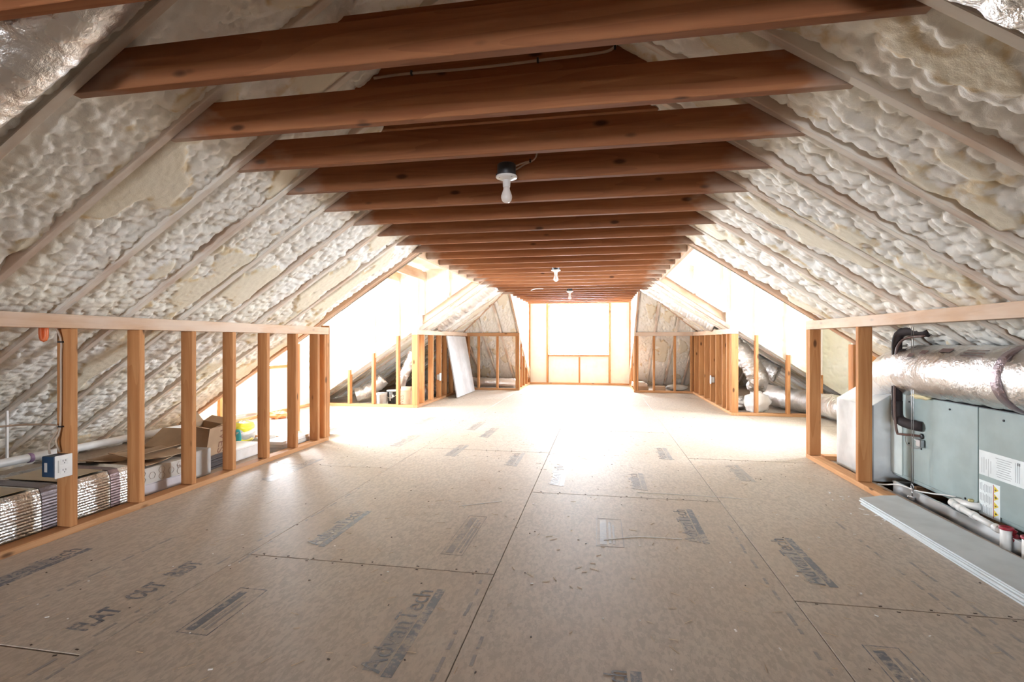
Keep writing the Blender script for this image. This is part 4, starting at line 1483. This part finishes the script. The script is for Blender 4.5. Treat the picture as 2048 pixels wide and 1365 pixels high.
# big foil duct over the cabinet
t = empty('return_duct', (2.12, 3.2, .84), 'fat silver insulated duct resting along the top of the air handler', 'duct')
flex('sleeve', [(2.11, 1.6, .838), (2.11, 2.2, .838), (2.11, 2.9, .838), (2.11, 3.5, .836), (2.12, 3.85, .826), (2.15, 4.1, .79), (2.18, 4.25, .73), (2.20, 4.32, .66)], .168, FOIL, t, 64, .012, .035, .004, seed=105)
tape = foil('dark_tape', (.42, .34, .36), .3, 30, .5)
me = flex('seam_tape', [(2.11, 2.84, .838), (2.11, 2.90, .838)], .1725, tape, t, 64, .012, .03, 0, seed=106)
prt = plain('foil_print', (.16, .10, .09), .5)
for y, dy, z, dz, in ((3.52, .06, .962, .03), (3.34, .10, .975, .035), (3.10, .16, .965, .008), (3.10, .16, .980, .006), (3.10, .16, .95, .006), (3.62, .05, .94, .03)):
    ang = math.asin(min(1, (z - .838) / .171))
    xx = 2.11 - .1735 * math.cos(ang)
    R = Matrix.Rotation(-(math.pi / 2 - ang), 4, 'Y')
    put('printed_mark', box_mesh(.001 + 0, dy, dz, prt), t, Matrix.Translation((xx, y, z)) @ Matrix.Rotation(ang, 4, 'Y'))
o = quad_pillow('foam_blob', (2.074, 3.68, .668), (.03, .09, .018), plain('yellow_cured_foam', (.74, .64, .38), .6), None, None, 24, 14, 44, .3)
tag(o, 'yellow blob of cured foam on the top edge of the air handler', 'foam')

# refrigerant line
t = empty('refrigerant_line', (2.03, 3.85, .45), 'black insulated refrigerant pipe beside the first right stud', 'pipe')
tube('insulated_pipe', [(2.10, 3.66, 1.085), (2.06, 3.74, 1.10), (2.03, 3.83, 1.085), (2.02, 3.86, 1.03), (2.02, 3.86, .92)], .030, RUBBER, t, 16)
tube('insulated_pipe', [(2.02, 3.86, .918), (2.02, 3.862, .62)], .0305, RUBBER, t, 16)
tube('insulated_pipe', [(2.02, 3.862, .618), (2.02, 3.862, .55), (2.022, 3.85, .50), (2.03, 3.80, .478), (2.05, 3.73, .470), (2.078, 3.69, .468)], .033, RUBBER, t, 16)
tube('copper_line', [(2.08, 3.66, 1.065), (2.03, 3.77, 1.05), (2.0, 3.81, 1.0), (1.99, 3.82, .9), (1.985, 3.825, .6), (1.99, 3.81, .42), (2.0, 3.79, .40), (2.04, 3.73, .405), (2.072, 3.70, .405)], .008, COPPER, t, 8)
lathe('line_grommet', [(.018, 0), (.018, .008), (.01, .010)], (2.0785, 3.69, .405), BLACK, t, 14, (-1, 0, 0))

# hanger wires
t = empty('hanger_wire', (1.985, 3.60, .03), 'thin twin steel hanger wires with turnbuckle at the pan edge', 'wire')
tube('wire', [(1.99, 3.645, 1.12), (1.99, 3.645, .10)], .0016, STEEL, t, 6)
tube('wire', [(1.99, 3.625, 1.12), (1.99, 3.625, .10)], .0016, STEEL, t, 6)
tube('eye', [(1.99, 3.635 + .013 * math.cos(a), .085 + .017 * math.sin(a)) for a in [k * math.pi / 8 for k in range(17)]], .003, STEEL, t, 8)
tube('eye_shank', [(1.99, 3.635, .066), (1.99, 3.635, .025)], .0045, STEEL, t, 8)
block('clamp', (1.978, 3.615, .002), (1.9955, 3.655, .022), STEEL, t, .003)
lathe('clamp_nut', [(.007, 0), (.007, .01)], (1.985, 3.66, .012), STEEL, t, 6, (0, 1, 0))

c = empty('white_wire', (1.99, 3.6, .06), 'white wire running along the pan edge to the drain trap', 'wire')
tube('wire', [(1.93, 3.92, .02), (1.95, 3.86, .035), (1.975, 3.75, .066), (2.0, 3.62, .067), (2.02, 3.5, .085), (2.04, 3.4, .105), (2.056, 3.34, .115)], .0045, CABLEW, c, 8)

# condensate drain
t = empty('condensate_drain', (2.03, 3.1, .06), 'white plastic drain pipe with trap on the air handler front', 'pipe')
RP = .017
tube('trap_bend', [(2.078, 3.185, .11), (2.055, 3.20, .108), (2.04, 3.25, .104), (2.04, 3.29, .10), (2.03, 3.312, .096), (2.012, 3.30, .092), (2.006, 3.26, .089)], .020, PVC, t, 14)
lathe('valve_cap', [(.012, 0), (.014, .004), (.014, .012), (.008, .015)], (2.05, 3.21, .128), plain('brass', (.45, .40, .18), .4, .6), t, 14)
tube('pipe', [(2.006, 3.26, .089), (1.990, 2.90, .074)], RP, PVC, t, 14)
for f in (.12, .42, .9):
    p = Vector((2.006, 3.26, .089)).lerp(Vector((1.990, 2.90, .074)), f)
    lathe('coupling', [(.019, -.016), (.021, -.013), (.021, .013), (.019, .016)], p, PVC, t, 16, (-.016, -.36, -.015))


def valve(x, y, label):
    t = empty('drain_valve', (x, y, 0), label, 'valve', 'red capped drain tees')
    lathe('tee_body', [(.022, -.06), (.024, -.058), (.024, .045), (.022, .047)], (x, y, .045), PVC, t, 18)
    lathe('red_cap', [(.026, 0), (.029, .003), (.029, .012), (.022, .014), (.018, .006)], (x, y, .093), RED, t, 20)
    lathe('red_plug', [(.021, 0), (.023, .003), (.023, .016), (.012, .022)], (x + .022, y - .012, .055), RED, t, 18, (.75, -.65, 0))
    lathe('red_tab', [(.008, 0), (.008, .03)], (x + .016, y - .015, .07), RED, t, 10, (.3, -.3, .9))
    lathe('black_adapter', [(.026, -.06), (.028, -.055), (.028, -.002), (.024, .0)], (x, y, -.016), BLACK, t, 18)
    return t


valve(1.988, 2.872, 'red capped white drain tee joined to the end of the drain pipe')
valve(1.992, 2.745, 'second red capped white drain tee at the right photo edge')
t = empty('drain_outlet_pipe', (1.99, 2.6, .05), 'short white pipe leaving the second red capped tee', 'pipe')
tube('pipe', [(1.992, 2.715, .045), (1.985, 2.45, .035)], RP, PVC, t, 14)
lathe('coupling', [(.019, -.014), (.021, -.012), (.021, .012), (.019, .014)], (1.991, 2.69, .0442), PVC, t, 16, (0, 1, 0))

# stack of grey sheets on the floor
labs = ('lowest grey sheet of the flat stack on the right floor', 'second sheet from the floor in the grey stack by the air handler',
        'middle grey sheet of the flat stack by the air handler', 'fourth sheet up in the grey stack by the air handler', 'top grey sheet of the flat stack by the air handler')
for k, lab in enumerate(labs):
    dx = (0, .006, .002, .010, .014)[k]
    dy = (.0, -.02, .015, -.01, .01)[k]
    th = .0072
    z = .0008 + k * .0078
    R = Matrix.Rotation((.0, .012, .004, .018, .014)[k], 4, 'Z')
    L = 2.05
    bm = bmesh.new()
    pts = [(-.125, -L / 2), (.135, -L / 2), (.135, L / 2 + .05), (.03, L / 2 + .03), (-.125, L / 2 - .04)]
    vs = [bm.verts.new((x, y, 0)) for x, y in pts]
    f = bm.faces.new(vs)
    r = bmesh.ops.extrude_face_region(bm, geom=[f])
    for v in r['geom']:
        if isinstance(v, bmesh.types.BMVert):
            v.co.z += th
    bmesh.ops.recalc_face_normals(bm, faces=bm.faces[:])
    me = bpy.data.meshes.new('grey_sheet')
    bm.to_mesh(me)
    bm.free()
    me.materials.append(SHEET)
    me.materials.append(SHEETE)
    for p in me.polygons:
        if abs(p.normal.z) < .5:
            p.material_index = 1
    o = put('grey_sheet', me, None, Matrix.Translation((1.742 + dx, 2.50 + dy, z)) @ R)
    tag(o, lab, 'sheet', 'grey sheets stacked by the air handler')
